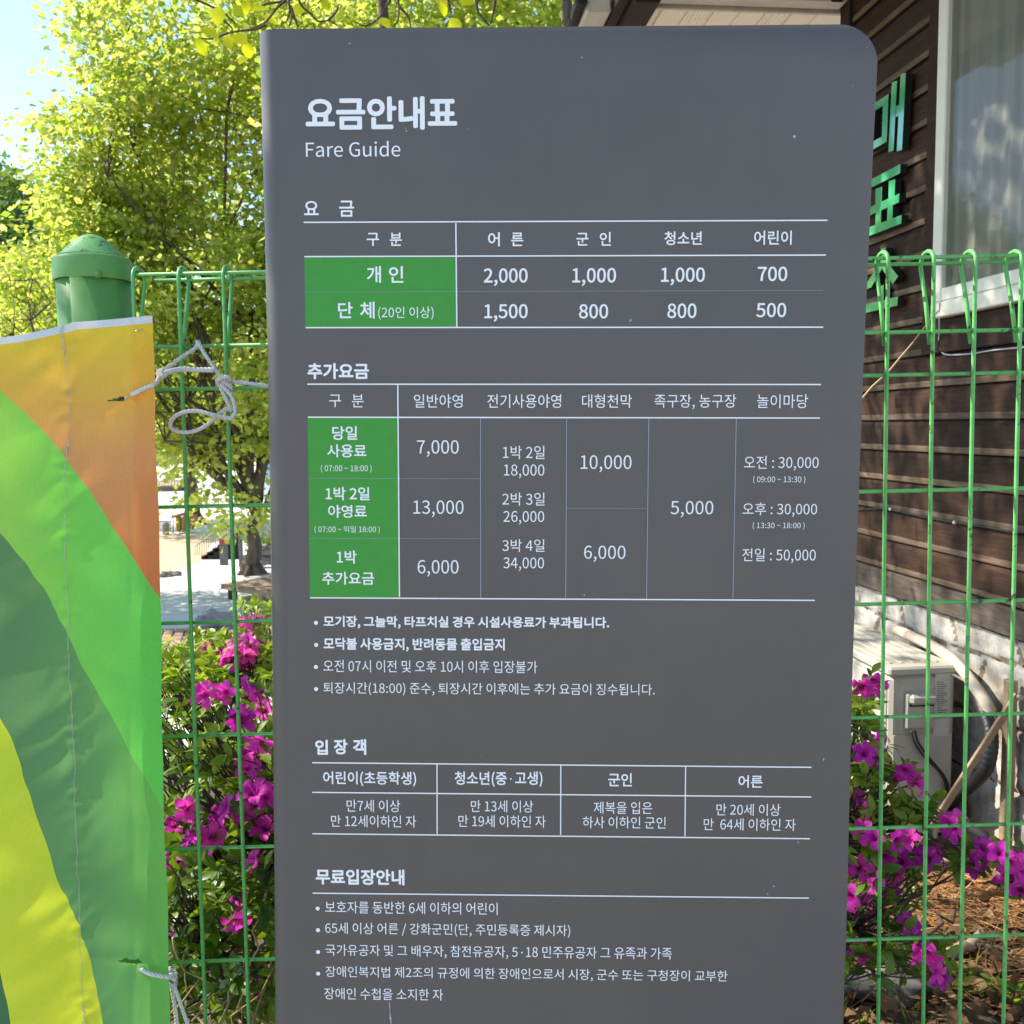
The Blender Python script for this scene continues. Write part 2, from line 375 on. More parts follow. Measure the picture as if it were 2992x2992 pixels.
# lettering
fp = os.path.join(bpy.utils.system_resource('DATAFILES') or '', 'fonts', 'Noto Sans CJK Regular.woff2')
try: FONT = bpy.data.fonts.load(fp)
except Exception: FONT = None
OFF = dict(A=(740, 60), B=(1660, 60), C=(740, 1000), D=(1660, 1000), E=(740, 1700), F=(1660, 1700), G=(740, 2026), H=(1660, 2026))
def zp(r, x, y): return (OFF[r][0] + x / 2, OFF[r][1] + y / 2)
HV, MD, RG = .0115, .006, .0       # how far copies of a glyph are spread to make heavier strokes (em)
TX = {
 'title': [('A', '요금안내표', 306, 1192, 445, 640, HV)],
 'subtitle': [('A', 'Fare Guide', 308, 860, 706, 797, RG)],
 'entry_fee_text': [('A', '요', 297, 383, 1055, 1138, MD), ('A', '금', 502, 590, 1053, 1147, MD),
  ('A', '구', 664, 736, 1241, 1318, MD), ('A', '분', 798, 870, 1240, 1318, MD), ('A', '어', 1372, 1441, 1237, 1321, MD), ('A', '른', 1507, 1578, 1240, 1319, MD),
  ('B', '군', 48, 119, 1241, 1316, MD), ('B', '인', 184, 250, 1236, 1317, MD), ('B', '청소년', 562, 781, 1232, 1313, MD), ('B', '어린이', 1086, 1306, 1228, 1312, MD),
  ('A', '개', 664, 747, 1435, 1534, MD), ('A', '인', 793, 878, 1435, 1533, MD), ('A', '2,000', 1347, 1604, 1448, 1552, MD), ('B', '1,000', 24, 280, 1446, 1552, MD),
  ('B', '1,000', 542, 799, 1443, 1548, MD), ('B', '700', 1107, 1280, 1438, 1524, MD), ('A', '단', 496, 582, 1645, 1740, MD), ('A', '체', 625, 710, 1643, 1742, MD),
  ('A', '(20인 이상)', 731, 1054, 1672, 1748, RG), ('A', '1,500', 1350, 1604, 1657, 1760, MD), ('B', '800', 63, 234, 1657, 1742, MD), ('B', '800', 579, 750, 1653, 1740, MD),
  ('B', '500', 1098, 1274, 1650, 1735, MD)],
 'extra_fee_text': [('C', '추가요금', 317, 677, 122, 216, HV), ('C', '구', 444, 514, 306, 379, RG), ('C', '분', 577, 646, 304, 380, RG), ('C', '일반야영', 939, 1224, 304, 383, RG),
  ('C', '전기사용야영', 1368, 1799, 304, 384, RG), ('D', '대형천막', 81, 372, 304, 384, RG), ('D', '족구장, 농구장', 504, 981, 304, 392, RG), ('D', '놀이마당', 1103, 1401, 304, 385, RG),
  ('C', '당일', 462, 608, 490, 571, MD), ('C', '사용료', 433, 662, 596, 673, MD), ('C', '( 07:00 ~ 18:00 )', 396, 692, 716, 762, RG), ('C', '1박 2일', 423, 680, 845, 924, MD),
  ('C', '야영료', 438, 664, 950, 1026, MD), ('C', '( 07:00 ~ 익일 18:00 )', 359, 740, 1073, 1117, RG), ('C', '1박', 488, 605, 1216, 1294, MD), ('C', '추가요금', 403, 707, 1341, 1417, MD),
  ('C', '7,000', 957, 1201, 572, 670, RG), ('C', '13,000', 936, 1229, 924, 1022, RG), ('C', '6,000', 961, 1200, 1272, 1370, RG),
  ('C', '1박 2일', 1459, 1703, 604, 683, RG), ('C', '18,000', 1465, 1701, 714, 795, RG), ('C', '2박 3일', 1456, 1703, 878, 955, RG), ('C', '26,000', 1462, 1700, 986, 1065, RG),
  ('C', '3박 4일', 1455, 1702, 1150, 1225, RG), ('C', '34,000', 1461, 1699, 1257, 1336, RG), ('D', '10,000', 73, 370, 660, 760, RG), ('D', '5,000', 598, 848, 927, 1024, RG),
  ('D', '6,000', 93, 335, 1188, 1284, RG), ('D', '오전 : 30,000', 1027, 1463, 664, 750, RG), ('D', '( 09:00 ~ 13:30 )', 1081, 1385, 781, 826, RG), ('D', '오후 : 30,000', 1019, 1454, 937, 1020, RG),
  ('D', '( 13:30 ~ 18:00 )', 1078, 1381, 1051, 1094, RG), ('D', '전일 : 50,000', 1017, 1446, 1204, 1290, RG)],
 'notice_text': [('E', '모기장, 그늘막, 타프치실 경우 시설사용료가 부과됩니다.', 411, 2080, 201, 275, .010), ('E', '모닥불 사용금지, 반려동물 출입금지', 411, 1470, 327, 407, .010),
  ('E', '오전 07시 이전 및 오후 10시 이후 입장불가', 410, 1660, 458, 530, RG), ('E', '퇴장시간(18:00) 준수, 퇴장시간 이후에는 추가 요금이 징수됩니다.', 411, 2346, 590, 666, RG)],
 'visitor_text': [('E', '입', 362, 437, 922, 1010, HV), ('E', '장', 471, 552, 918, 1008, HV), ('E', '객', 583, 661, 918, 1010, HV), ('E', '어린이(초등학생)', 409, 952, 1107, 1193, MD), ('E', '청소년(중', 1177, 1482, 1107, 1196, MD), ('E', '고생)', 1530, 1690, 1107, 1196, MD), ('F', '군인', 234, 373, 1117, 1194, MD),
  ('F', '어른', 994, 1136, 1129, 1203, MD), ('E', '만7세 이상', 546, 859, 1273, 1344, RG), ('E', '만 12세이하인 자', 455, 952, 1363, 1433, RG), ('E', '만 13세 이상', 1272, 1636, 1276, 1346, RG),
  ('E', '만 19세 이하인 자', 1199, 1709, 1363, 1434, RG), ('F', '제복을 입은', 150, 491, 1284, 1355, RG), ('F', '하사 이하인 군인', 85, 570, 1371, 1440, RG), ('F', '만 20세 이상', 866, 1240, 1296, 1366, RG),
  ('F', '만  64세 이하인 자', 792, 1329, 1382, 1453, RG)],
 'free_entry_text': [('E', '무료입장안내', 365, 884, 1678, 1770, HV), ('G', '보호자를 동반한 6세 이하의 어린이', 421, 1428, 1217, 1288, RG), ('G', '65세 이상 어른 / 강화군민(단, 주민등록증 제시자)', 421, 1852, 1344, 1419, RG),
  ('G', '국가유공자 및 그 배우자, 참전유공자, 5', 423, 1545, 1470, 1545, RG), ('G', '18 민주유공자 그 유족과 가족', 1594, 2446, 1479, 1549, RG),
  ('G', '장애인복지법 제2조의 규정에 의한 장애인으로서 시장, 군수 또는 구청장이 교부한', 423, 2771, 1605, 1677, RG), ('G', '장애인 수첩을 소지한 자', 415, 1109, 1722, 1790, RG)],
}
BUL = {'visitor_text': [('E', 1505, 1150)], 'notice_text': [('E', 367, 239), ('E', 368, 368), ('E', 367, 497), ('E', 368, 626)],
       'free_entry_text': [('G', 377, 1256), ('G', 379, 1382), ('G', 379, 1510), ('G', 380, 1636), ('G', 1570, 1513)]}
jobs = []
def role(part, s):                                     # what a line of lettering is
    if part in ('title', 'subtitle'): return part
    if part == 'notice_text': return 'notice_line'
    if s in ('추가요금', '무료입장안내', '입', '장', '객', '요', '금'): return 'heading'
    if part == 'free_entry_text': return 'free_entry_line'
    if '000' in s or s in ('700', '800', '500', '1,500', '2,000'): return 'price'
    if ':00' in s or ':30' in s: return 'hours_note'
    if part == 'visitor_text': return 'age_rule' if '만' in s or '하' in s or '복' in s else 'column_heading'
    return 'table_heading'
for part, lst in TX.items():
    for (r, s, x0, x1, y0, y1, off) in lst:
        tc = bpy.data.curves.new('t', 'FONT'); tc.body = s; tc.resolution_u = 4
        if FONT: tc.font = FONT
        o = bpy.data.objects.new('t', tc); COL.objects.link(o); jobs.append((role(part, s), r, x0, x1, y0, y1, off, o))
bpy.context.view_layer.update(); dg = bpy.context.evaluated_depsgraph_get()

PROUD = .0007
for (part, r, x0, x1, y0, y1, off, o) in jobs:
    acc = MB()
    me = bpy.data.meshes.new_from_object(o.evaluated_get(dg)); n = len(me.vertices)
    a = np.empty(n * 3, np.float32); me.vertices.foreach_get('co', a); a = a.reshape(-1, 3)
    mn, mx = a.min(0) - off, a.max(0) + off
    ym = (y0 + y1) / 2; xm = (x0 + x1) / 2
    l, rr = sp(*zp(r, x0, ym)), sp(*zp(r, x1, ym)); tp, bt = sp(*zp(r, xm, y0)), sp(*zp(r, xm, y1))
    cx, cyy = (l.x + rr.x) / 2, (tp.y + bt.y) / 2; sx = (rr.x - l.x) / (mx[0] - mn[0]); sy = (tp.y - bt.y) / (mx[1] - mn[1])
    fs = [tuple(p.vertices) for p in me.polygons]
    sh = [(0, 0)] if off == 0 else [(off * math.cos(w), off * math.sin(w)) for w in np.linspace(0, 2 * PI, 8, False)]
    for q_, (ox, oy) in enumerate(sh):
        vs_ = [sl_(Vector((cx + (q[0] + ox - (mn[0] + mx[0]) / 2) * sx, cyy + (q[1] + oy - (mn[1] + mx[1]) / 2) * sy)), PROUD + q_ * 2e-5) for q in a]
        acc.add(vs_, fs)
    child(mesh_obj(part, acc.v, acc.f, M['vinyl']))
    cu = o.data; bpy.data.objects.remove(o); bpy.data.curves.remove(cu); bpy.data.meshes.remove(me)
for part, lst in BUL.items():
    for (r, x, y) in lst:
        c = sp(*zp(r, x, y)); R = (sp(*zp(r, x + (5 if x > 1000 else 12), y)) - c).length
        child(mesh_obj('bullet_dot', [sl_(c + Vector((math.cos(a), math.sin(a))) * R, PROUD) for a in np.linspace(0, 2 * PI, 20, False)], [tuple(range(20))], M['vinyl']))

def strip(mb, r, p, q, w=.0019, r2=None, z=PROUD):
    a, b = sp(*zp(r, *p)), sp(*zp(r2 or r, *q)); d = (b - a).normalized(); nn = Vector((-d.y, d.x)) * (w / 2)
    mb.add([sl_(a - nn, z), sl_(b - nn, z), sl_(b + nn, z), sl_(a + nn, z)], [(0, 1, 2, 3)])
def dashes(mb, r, p, q, r2=None, z=PROUD):
    a, b = sp(*zp(r, *p)), sp(*zp(r2 or r, *q)); L = (b - a).length; d = (b - a) / L; nn = Vector((-d.y, d.x)) * .0005
    k = int(L / .0029)
    for i in range(k):
        s0 = a + d * (L * i / k); s1 = s0 + d * .0017
        mb.add([sl_(s0 - nn, z), sl_(s1 - nn, z), sl_(s1 + nn, z), sl_(s0 + nn, z)], [(0, 1, 2, 3)])
def quad(r, ps, z, part):
    v = [sl_(sp(*zp(r, *p)), z) for p in ps]; return child(mesh_obj(part, v, [tuple(range(len(v) - 1, -1, -1))], M['greencell']))
quad('A', [(299, 1384), (1184, 1384), (1187, 1793), (305, 1793)], .0003, 'green_cell')
quad('C', [(318, 442), (845, 443), (853, 1493), (331, 1493)], .0003, 'green_cell')
b1, b1d = MB(), MB()
strip(b1, 'A', (295, 1180), (1515, 1168), r2='B'); strip(b1, 'A', (299, 1380), (1506, 1371), r2='B', z=PROUD + .0001); strip(b1, 'A', (306, 1795), (1490, 1792), r2='B')
strip(b1, 'A', (1184, 1184), (1190, 1792), z=PROUD + .0002); dashes(b1d, 'A', (302, 1587), (1490, 1577), r2='B')
child(mesh_obj('entry_fee_rules', b1.v, b1.f, M['vinyl'])); child(mesh_obj('entry_fee_dotted_rule', b1d.v, b1d.f, M['thinvinyl']))
b2, b2d = MB(), MB()
strip(b2, 'C', (316, 245), (1477, 247), r2='D'); strip(b2, 'C', (320, 438), (1470, 443), r2='D', z=PROUD + .0001); strip(b2, 'C', (332, 1493), (1441, 1508), r2='D')
strip(b2, 'C', (845, 249), (855, 1488), z=PROUD + .0002)
for (p, q, r) in (((1328, 447), (1329, 1492), 'C'), ((1831, 447), (1826, 1494), 'C'), ((471, 447), (458, 1499), 'D'), ((982, 447), (962, 1501), 'D')): strip(b2d, r, p, q, .0012)
dashes(b2d, 'C', (325, 795), (1325, 797)); dashes(b2d, 'C', (330, 1146), (1325, 1147)); dashes(b2d, 'C', (1832, 970), (2300, 971))
child(mesh_obj('extra_fee_rules', b2.v, b2.f, M['vinyl'])); child(mesh_obj('extra_fee_thin_rules', b2d.v, b2d.f, M['thinvinyl']))
b3 = MB()
strip(b3, 'E', (345, 1056), (1421, 1083), r2='F'); strip(b3, 'E', (345, 1229), (1420, 1256), r2='F', z=PROUD + .0001); strip(b3, 'E', (346, 1471), (1413, 1500), r2='F')
for (p, q, r) in (((1074, 1058), (1075, 1472), 'E'), ((1797, 1064), (1796, 1477), 'E'), ((686, 1072), (682, 1485), 'F')): strip(b3, r, p, q, .0017, z=PROUD + .0002)
child(mesh_obj('visitor_rules', b3.v, b3.f, M['vinyl']))
b4 = MB(); strip(b4, 'E', (348, 1818), (1406, 1847), r2='F'); child(mesh_obj('free_entry_rule', b4.v, b4.f, M['vinyl']))
# small dried droppings and scuffs
sk = MB()
for (r, x0, y0, x1, y1, w) in (('G', 795, 1795, 800, 1860, .0016), ('G', 798, 1855, 806, 1932, .0028), ('A', 563, 130, 564, 140, .003), ('A', 889, 626, 890, 634, .002), ('A', 892, 640, 897, 652, .0022),
        ('B', 358, 1762, 362, 1742, .002), ('B', 366, 1760, 372, 1742, .0014), ('F', 1490, 1046, 1493, 1028, .0026), ('F', 92, 70, 96, 84, .002), ('F', 1340, 1512, 1348, 1528, .001),
        ('F', 1195, 1774, 1208, 1782, .0026), ('F', 1160, 1822, 1170, 1826, .002), ('B', 75, 216, 84, 218, .0025), ('B', 1312, 678, 1330, 680, .005), ('B', 1660, 388, 1664, 380, .001), ('B', 1742, 160, 1748, 158, .0015)):
    a, b = sp(*zp(r, x0, y0)), sp(*zp(r, x1, y1)); d = (b - a); L = d.length; d /= L; nn = Vector((-d.y, d.x)); pts = []
    for i in range(9):
        w_ = w / 2 * (math.sin(PI * (i + .4) / 8.8)) * random.uniform(.6, 1.2); pts.append((a + d * L * i / 8, nn * w_))
    sk.add([sl_(p + q, PROUD) for p, q in pts] + [sl_(p - q, PROUD) for p, q in pts[::-1]], [tuple(range(17, -1, -1))])
child(mesh_obj('dried_splashes', sk.v, sk.f, M['speck']))
# ------------------------------------------------------------------ green mesh fence behind the sign
def green_paint(name, c, wear=.0):
    t = NT(name)
    col = t.ramp(t.noise(60, 5, .6), [(.3, tuple(v * .85 for v in c)), (.7, tuple(v * 1.15 for v in c))])
    n2 = t.noise(35, 6, .7); k = t.ramp(n2, [(.64 - wear, (0, 0, 0)), (.70 - wear, (1, 1, 1))])
    col = t.mix(k, col, (.06, .055, .03)); t.base(col); t.rough(.45); t.spec(.5); t.bump(n2, .2, .002); return t.m
M['fence'] = green_paint('green fence paint', (.125, .45, .115), .045)
FN = Vector((.018, 1, .012)).normalized(); FP = CAM + ray(1650, 1500) * (1.66 / ray(1650, 1500).y)
def fp_(px, py, d=0.0): return on_plane(px, py, FP + Vector((0, d, 0)), FN)
hz = [((523, 799), (2729, 750)), ((523, 1012), (2729, 968)), ((523, 1137), (2729, 1093)), ((540, 1481), (2720, 1433)), ((555, 1821), (2715, 1762)),
      ((575, 2152), (2708, 2094)), ((585, 2482), (2702, 2418)), ((600, 2812), (2698, 2744))]
topw = [(388 + (2729 - 388) * 0 + 0, 0)]
xt = [388, 521, 652] + [652 + (2595 - 652) * i / 15 for i in range(1, 15)] + [2595, 2729, 2851, 2985, 3112, 3240]
xb = [469, 600, 727] + [727 + (2566 - 727) * i / 15 for i in range(1, 15)] + [2566, 2697, 2804, 2932, 3058, 3185]   # at y = 2975
fm = MB(); W = .0036
bend = .052
a0, a1 = fp_(388 - 40, 803), fp_(3240, 739)
def onfence(x, z):
    """the fence-plane point at (x, z)"""
    return Vector((x, FP.y - ((x - FP.x) * FN.x + (z - FP.z) * FN.z) / FN.y, z))
bot = 0.06
lowz = None
xl_, xr_ = fp_(385, 800).x, fp_(3245, 745).x
rows = []
for (p, q) in hz:
    A, B = fp_(*p), fp_(*q); k = (B.z - A.z) / (B.x - A.x); rows.append((A, k))
def rz(i, x): return rows[i][0].z + rows[i][1] * (x - rows[i][0].x)
dzr = rz(6, 0) - rz(7, 0); nrow = len(rows)
while rz(nrow - 1, 0) - dzr > bot:
    A, k = rows[-1]; rows.append((A - Vector((0, 0, dzr)), k)); nrow += 1
for i in range(nrow):
    fm.tube([onfence(xl_, rz(i, xl_)) + Vector((0, .0045, 0)), onfence(xr_, rz(i, xr_)) + Vector((0, .0045, 0))], W * .9, 8)
fm.tube([onfence(x, rz(0, x) - .003) + Vector((0, bend, 0)) for x in (xl_ + .02, xr_)], W * .9, 8)
for i, (x0, x1) in enumerate(zip(xt, xb)):
    yy = np.interp(x0, [523, 2729], [799, 750]); A = fp_(x0, yy); B = fp_(x1, 2975)
    def pt(z):
        k = (z - A.z) / (B.z - A.z); k += random.uniform(-.012, .012) * (.3 < z < 1.7); return onfence(A.x + (B.x - A.x) * k, z)
    zt = A.z - .006
    lp = [pt(z_) for z_ in (.02, .3, .5, .7, .9, 1.1, 1.3, 1.5, 1.68)] + [pt(zt)]
    for w in np.linspace(.15, PI - .15, 9):
        lp.append(pt(zt) + Vector((0, bend / 2 - bend / 2 * math.cos(w), .019 * math.sin(w))))
    bz = rz(1, A.x) - .02
    lp.append(pt(zt - .005) + Vector((0, bend, 0))); lp.append(pt((zt + bz) / 2) + Vector((0, bend * .56, 0))); lp.append(pt(bz) + Vector((0, .011, 0)))
    fm.tube(lp, W, 8)
f_ = fm.obj('mesh_fence', M['fence'], None, True)
put(f_, 'green welded wire mesh fence running behind the grey sign', 'fence')

# ------------------------------------------------------------------ round fence post with domed cap
pc = at_y(277, 900, 1.725); R = .0605
post = thing('fence_post', 'round green fence post with domed cap and flaking paint behind the banner', 'post', (pc.x, pc.y, 0))
t = NT('post paint')
col = t.ramp(t.noise(25, 5, .6), [(.3, (.115, .31, .07)), (.7, (.155, .37, .10))])
k1 = t.ramp(t.noise(16, 7, .72), [(.60, (0, 0, 0)), (.63, (1, 1, 1))]); k2 = t.ramp(t.noise(140, 3, .6), [(.70, (0, 0, 0)), (.74, (1, 1, 1))])
col = t.mix(k1, col, (.10, .095, .10)); col = t.mix(k2, col, (.04, .06, .04)); t.base(col); t.rough(.5); t.spec(.35); t.bump(k1, .4, .002); M['post'] = t.m
t = NT('post cap paint')
col = t.ramp(t.noise(25, 5, .6), [(.3, (.12, .36, .10)), (.7, (.17, .44, .14))]); g = t.n('ShaderNodeTexCoord'); 
k1 = t.ramp(t.noise(70, 7, .75), [(.52, (0, 0, 0)), (.60, (1, 1, 1))]); t.base(t.mix(k1, col, (.05, .07, .045))); t.rough(.5); M['cap'] = t.m
ztop = at_y(280, 745, 1.66).z; lean = Vector((0, 0, 0))
mb = MB().lathe([(R, 0.0), (R, ztop), (R - .004, ztop)], (pc.x, pc.y, 0), 48); mb.obj('tube', M['post'], post, True)
zc = ztop - .012
mb = MB().lathe([(R + .0005, zc - .022), (R + .0045, zc - .0225), (R + .005, zc - .020), (R + .0045, zc + .012), (R + .002, zc + .016), (R * .93, zc + .019)], (pc.x, pc.y, 0), 48); mb.obj('cap_rim', M['post'], post, True, 40)
dome = [(R * .93, zc + .0195), (R * .80, zc + .027), (R * .62, zc + .038), (R * .44, zc + .048), (R * .27, zc + .0545), (R * .12, zc + .0575), (.0005, zc + .058)]
MB().lathe(dome, (pc.x, pc.y, 0), 48).obj('cap_dome', M['cap'], post, True)
a = math.atan2(-pc.y, -pc.x) + .12; mb = MB()
mb.lathe([(.0085, -.012), (.0085, .002), (.0065, .006), (.0005, .0075)], (0, 0, 0), 14)
nb = Vector((math.cos(a), math.sin(a), 0)); Mx = Matrix((nb.orthogonal().normalized(), nb.cross(nb.orthogonal().normalized()), nb)).transposed()
mb.v = [Mx @ v * .8 + Vector((pc.x, pc.y, zc - .018)) + nb * (R + .0035) for v in mb.v]; mb.obj('cap_screw', M['post'], post, True)

# ------------------------------------------------------------------ printed cloth banner
BY = 1.56
def bz_(px, py): p = at_y(px, py, BY); return p
edge_r = [(925, 441), (1000, 448), (1100, 455), (1300, 461), (1500, 466), (1740, 470), (2000, 474), (2300, 477), (2480, 480), (2700, 485), (2992, 492), (3600, 505)]
curves = [  # boundaries from right to left, (y, x) in the picture
    [(900, -420), (1050, -120), (1135, 0), (1240, 103), (1342, 187), (1507, 310), (1652, 404), (1750, 471), (1850, 530), (3600, 900)],
    [(900, -420), (1400, -150), (1564, 0), (1647, 78), (1740, 137), (1870, 207), (2000, 280), (2147, 362), (2282, 430), (2385, 487), (2500, 560), (3600, 900)],
    [(900, -420), (1800, -150), (2000, -50), (2108, 0), (2183, 36), (2344, 98), (2447, 137), (2551, 171), (2706, 233), (2805, 269), (2991, 300), (3600, 380)],
    [(900, -420), (2400, -130), (2700, -40), (2825, 0), (2991, 31), (3600, 120)]]
def iv(c, y): return float(np.interp(y, [q[0] for q in c], [q[1] for q in c]))
def smooth_curve(c):
    ys_ = np.linspace(900, 3600, 700); x = np.interp(ys_, [q[0] for q in c], [q[1] for q in c]); kk = np.hanning(25); kk /= kk.sum()
    xp = np.pad(x, 12, mode='edge'); return ys_, np.convolve(xp, kk, 'valid')
SC = [smooth_curve(c) for c in curves]
XL = -260
def ytop(x): return np.interp(x, [-260, 0, 175, 182, 441], [1015, 980, 945, 941, 923])
ROWS = 620; ts = np.linspace(0, 1, ROWS) ** 1.0
colsn = [10, 40, 46, 46, 46]                 # columns per printed band, left to right
Vb = []; idx = []
yb_end = 3500
NC = sum(colsn) + 1
def seam_x(y): return np.interp(y, [940, 1020, 1200, 1400, 1740, 2000, 2480, 2992, 3600], [176, 177, 195, 182, 197, 205, 226, 246, 262])
def relief(x, y):
    """cloth relief towards the camera in metres, at picture point x, y"""
    d = .006 * np.sin(x / 120 + y / 420 + .5) + .004 * np.sin(y / 170 - x / 90) + .002 * np.sin(y / 61 + x / 40)
    sx = seam_x(y); near = np.exp(-((x - sx) / 26) ** 2)
    d = d - .0035 * near + .0016 * near * np.sin(y / 9.0 + np.sin(y / 31) * 2) + .0012 * np.exp(-((x - sx) / 60) ** 2) * np.sin(y / 15 + x / 10 + np.sin(y / 47) * 2)
    for (hx, hy, s) in ((375, 1163, 1.0), (400, 2815, .8)):
        r = np.hypot(x - hx, y - hy) + 1; a = np.arctan2(y - hy, x - hx)
        d = d + s * .0028 * np.exp(-r / 80) * np.cos(3 * a + r / 30) + s * .005 * np.exp(-(((y - hy) + .35 * (x - hx) * (1 if hy < 2000 else -.5)) / 16) ** 2) * np.exp(-np.abs(x - hx) / 170)
    d = d + .0013 * np.exp(-((x - 388) / 10.0) ** 2)
    d = d + .0075 * np.sin((y + .5 * x) / 62 + np.sin(y / 140)) * np.exp(-((x - 110) / 150) ** 2) * (.45 + .55 * np.sin(y / 260 + .6)) + .0022 * np.sin((y + .62 * x) / 23 + 2 * np.sin(y / 90 + x / 130)) * np.exp(-((x - 170) / 150) ** 2)
    return d
mi_f = []; Fb = []
for t_ in ts:
    xs_row = []
    xr = iv(edge_r, 925 + t_ * (yb_end - 925))
    ycur = 945 + t_ * (yb_end - 945)
    bs = [XL] + [float(np.clip(np.interp(ycur, *SC[k]), XL, xr)) for k in (3, 2, 1, 0)] + [xr]
    for k in range(5):
        n = colsn[k]; xs_row += [bs[k] + (bs[k + 1] - bs[k]) * i / n for i in range(n)]
    xs_row.append(bs[5]); Vb.append((xs_row, ycur, t_))
PX = np.array([r[0] for r in Vb]); T2 = np.array([r[2] for r in Vb])[:, None] * np.ones((1, NC))
YT = ytop(PX); PY = YT + (yb_end - YT) * T2 * (1 - 0) 
# keep the printed curves exact: away from the hem the rows are level
PY = np.where(T2 < .12, YT + (945 + .12 * (yb_end - 945) - YT) * (T2 / .12), 945 + T2 * (yb_end - 945))
for r_ in range(ROWS):                     # recompute boundaries for the bent first rows
    if T2[r_, 0] < .12:
        xr = iv(edge_r, float(PY[r_].mean())); y0 = PY[r_]
        bs = [XL] + [float(np.clip(np.interp(np.interp(np.clip(np.interp(float(PY[r_].mean()), *SC[k]), XL, xr), PX[r_], y0), *SC[k]), XL, xr)) for k in (3, 2, 1, 0)] + [xr]
        q = []
        for k in range(5): q += [bs[k] + (bs[k + 1] - bs[k]) * i / colsn[k] for i in range(colsn[k])]
        PX[r_] = q + [bs[5]]
DR = relief(PX, PY)
P3 = np.zeros((ROWS, NC, 3))
for r_ in range(ROWS):
    for c in range(NC):
        p = bz_(PX[r_, c], PY[r_, c]); P3[r_, c] = (p.x, p.y - DR[r_, c], p.z)
bidx = np.repeat(np.arange(5), colsn)
def hole(x, y):
    a = (x - 345) / 36; b = (y - (1163 + (x - 375) * -.12)) / (7.5 * np.clip((x - 305) / 60, .05, 1)); h1 = (a * a + b * b) < 1
    a2 = (x - 380) / 34; b2 = (y - (2812 + (x - 380) * .10)) / 7; return h1 | ((a2 * a2 + b2 * b2) < 1)
for r_ in range(ROWS - 1):
    for c in range(NC - 1):
        w = PX[r_, c + 1] - PX[r_, c]
        if w < 1e-4 and PX[r_ + 1, c + 1] - PX[r_ + 1, c] < 1e-4: continue
        mx_, my_ = (PX[r_, c] + PX[r_, c + 1]) / 2, (PY[r_, c] + PY[r_ + 1, c]) / 2
        if hole(mx_, my_): continue
        b = bidx[c]; k = b if T2[r_, c] > .0075 else 5
        Fb.append((r_ * NC + c, (r_ + 1) * NC + c, (r_ + 1) * NC + c + 1, r_ * NC + c + 1)); mi_f.append(k)
def cloth(name, stops, axis='z', lo=.2, hi=1.7):
    t = NT(name); g = t.n('ShaderNodeNewGeometry'); sx = t.n('ShaderNodeSeparateXYZ'); t.l(g.outputs['Position'], sx.inputs[0])
    mr = t.n('ShaderNodeMapRange'); mr.inputs[1].default_value = lo; mr.inputs[2].default_value = hi; t.l(sx.outputs[axis.upper()], mr.inputs[0])
    col = t.ramp(mr.outputs[0], stops)
    w = t.noise(700, 2, .5, (1, 1, .2)); col = t.mix(.22, col, t.ramp(w, [(.3, (.6, .6, .6)), (.7, (1, 1, 1))]), 'MULTIPLY')
    t.base(col); t.rough(.85); t.spec(.10); t.p.inputs['Sheen Weight'].default_value = .12
    tr = t.n('ShaderNodeBsdfTranslucent'); t.l(col, tr.inputs[0]); mx = t.n('ShaderNodeMixShader'); mx.inputs[0].default_value = .30; w2 = t.noise(1500, 1, .5); t.bump(w2, .25, .0006)
    t.l(t.p.outputs[0], mx.inputs[1]); t.l(tr.outputs[0], mx.inputs[2]); t.l(mx.outputs[0], t.out.inputs[0]); return t.m
zx = lambda x: at_y(x, 1500, BY).x
cm = [cloth('teal print', [(0, rgb(78, 118, 82)), (1, rgb(78, 118, 82))]), cloth('lemon print', [(0, rgb(226, 224, 60)), (1, rgb(196, 220, 70))]),
      cloth('moss print', [(0, rgb(96, 196, 96)), (.45, rgb(96, 172, 96)), (1, rgb(92, 140, 92))], 'x', zx(250), zx(0)) if False else cloth('moss print', [(0, rgb(106, 146, 96)), (.5, rgb(112, 166, 98)), (1, rgb(128, 206, 92))], 'x', zx(0), zx(460)),
      cloth('leaf print', [(0, rgb(162, 218, 92)), (.5, rgb(132, 218, 92)), (1, rgb(116, 218, 96))], 'x', zx(0), zx(460)),
      cloth('orange print', [(0, rgb(226, 138, 82)), (.5, rgb(234, 164, 102)), (.75, rgb(240, 186, 84)), (1, rgb(240, 206, 66))], 'z', bz_(400, 1700).z, bz_(400, 960).z),
      cloth('white hem', [(0, (.74, .76, .80)), (1, (.74, .76, .80))])]
banner = thing('banner', 'tall cloth banner printed with orange, green and yellow curved bands tied to the fence', 'banner', (bz_(250, 1500).x, BY, 0))
bf = mesh_obj('cloth', P3.reshape(-1, 3), Fb, cm, banner, True, mi_f)
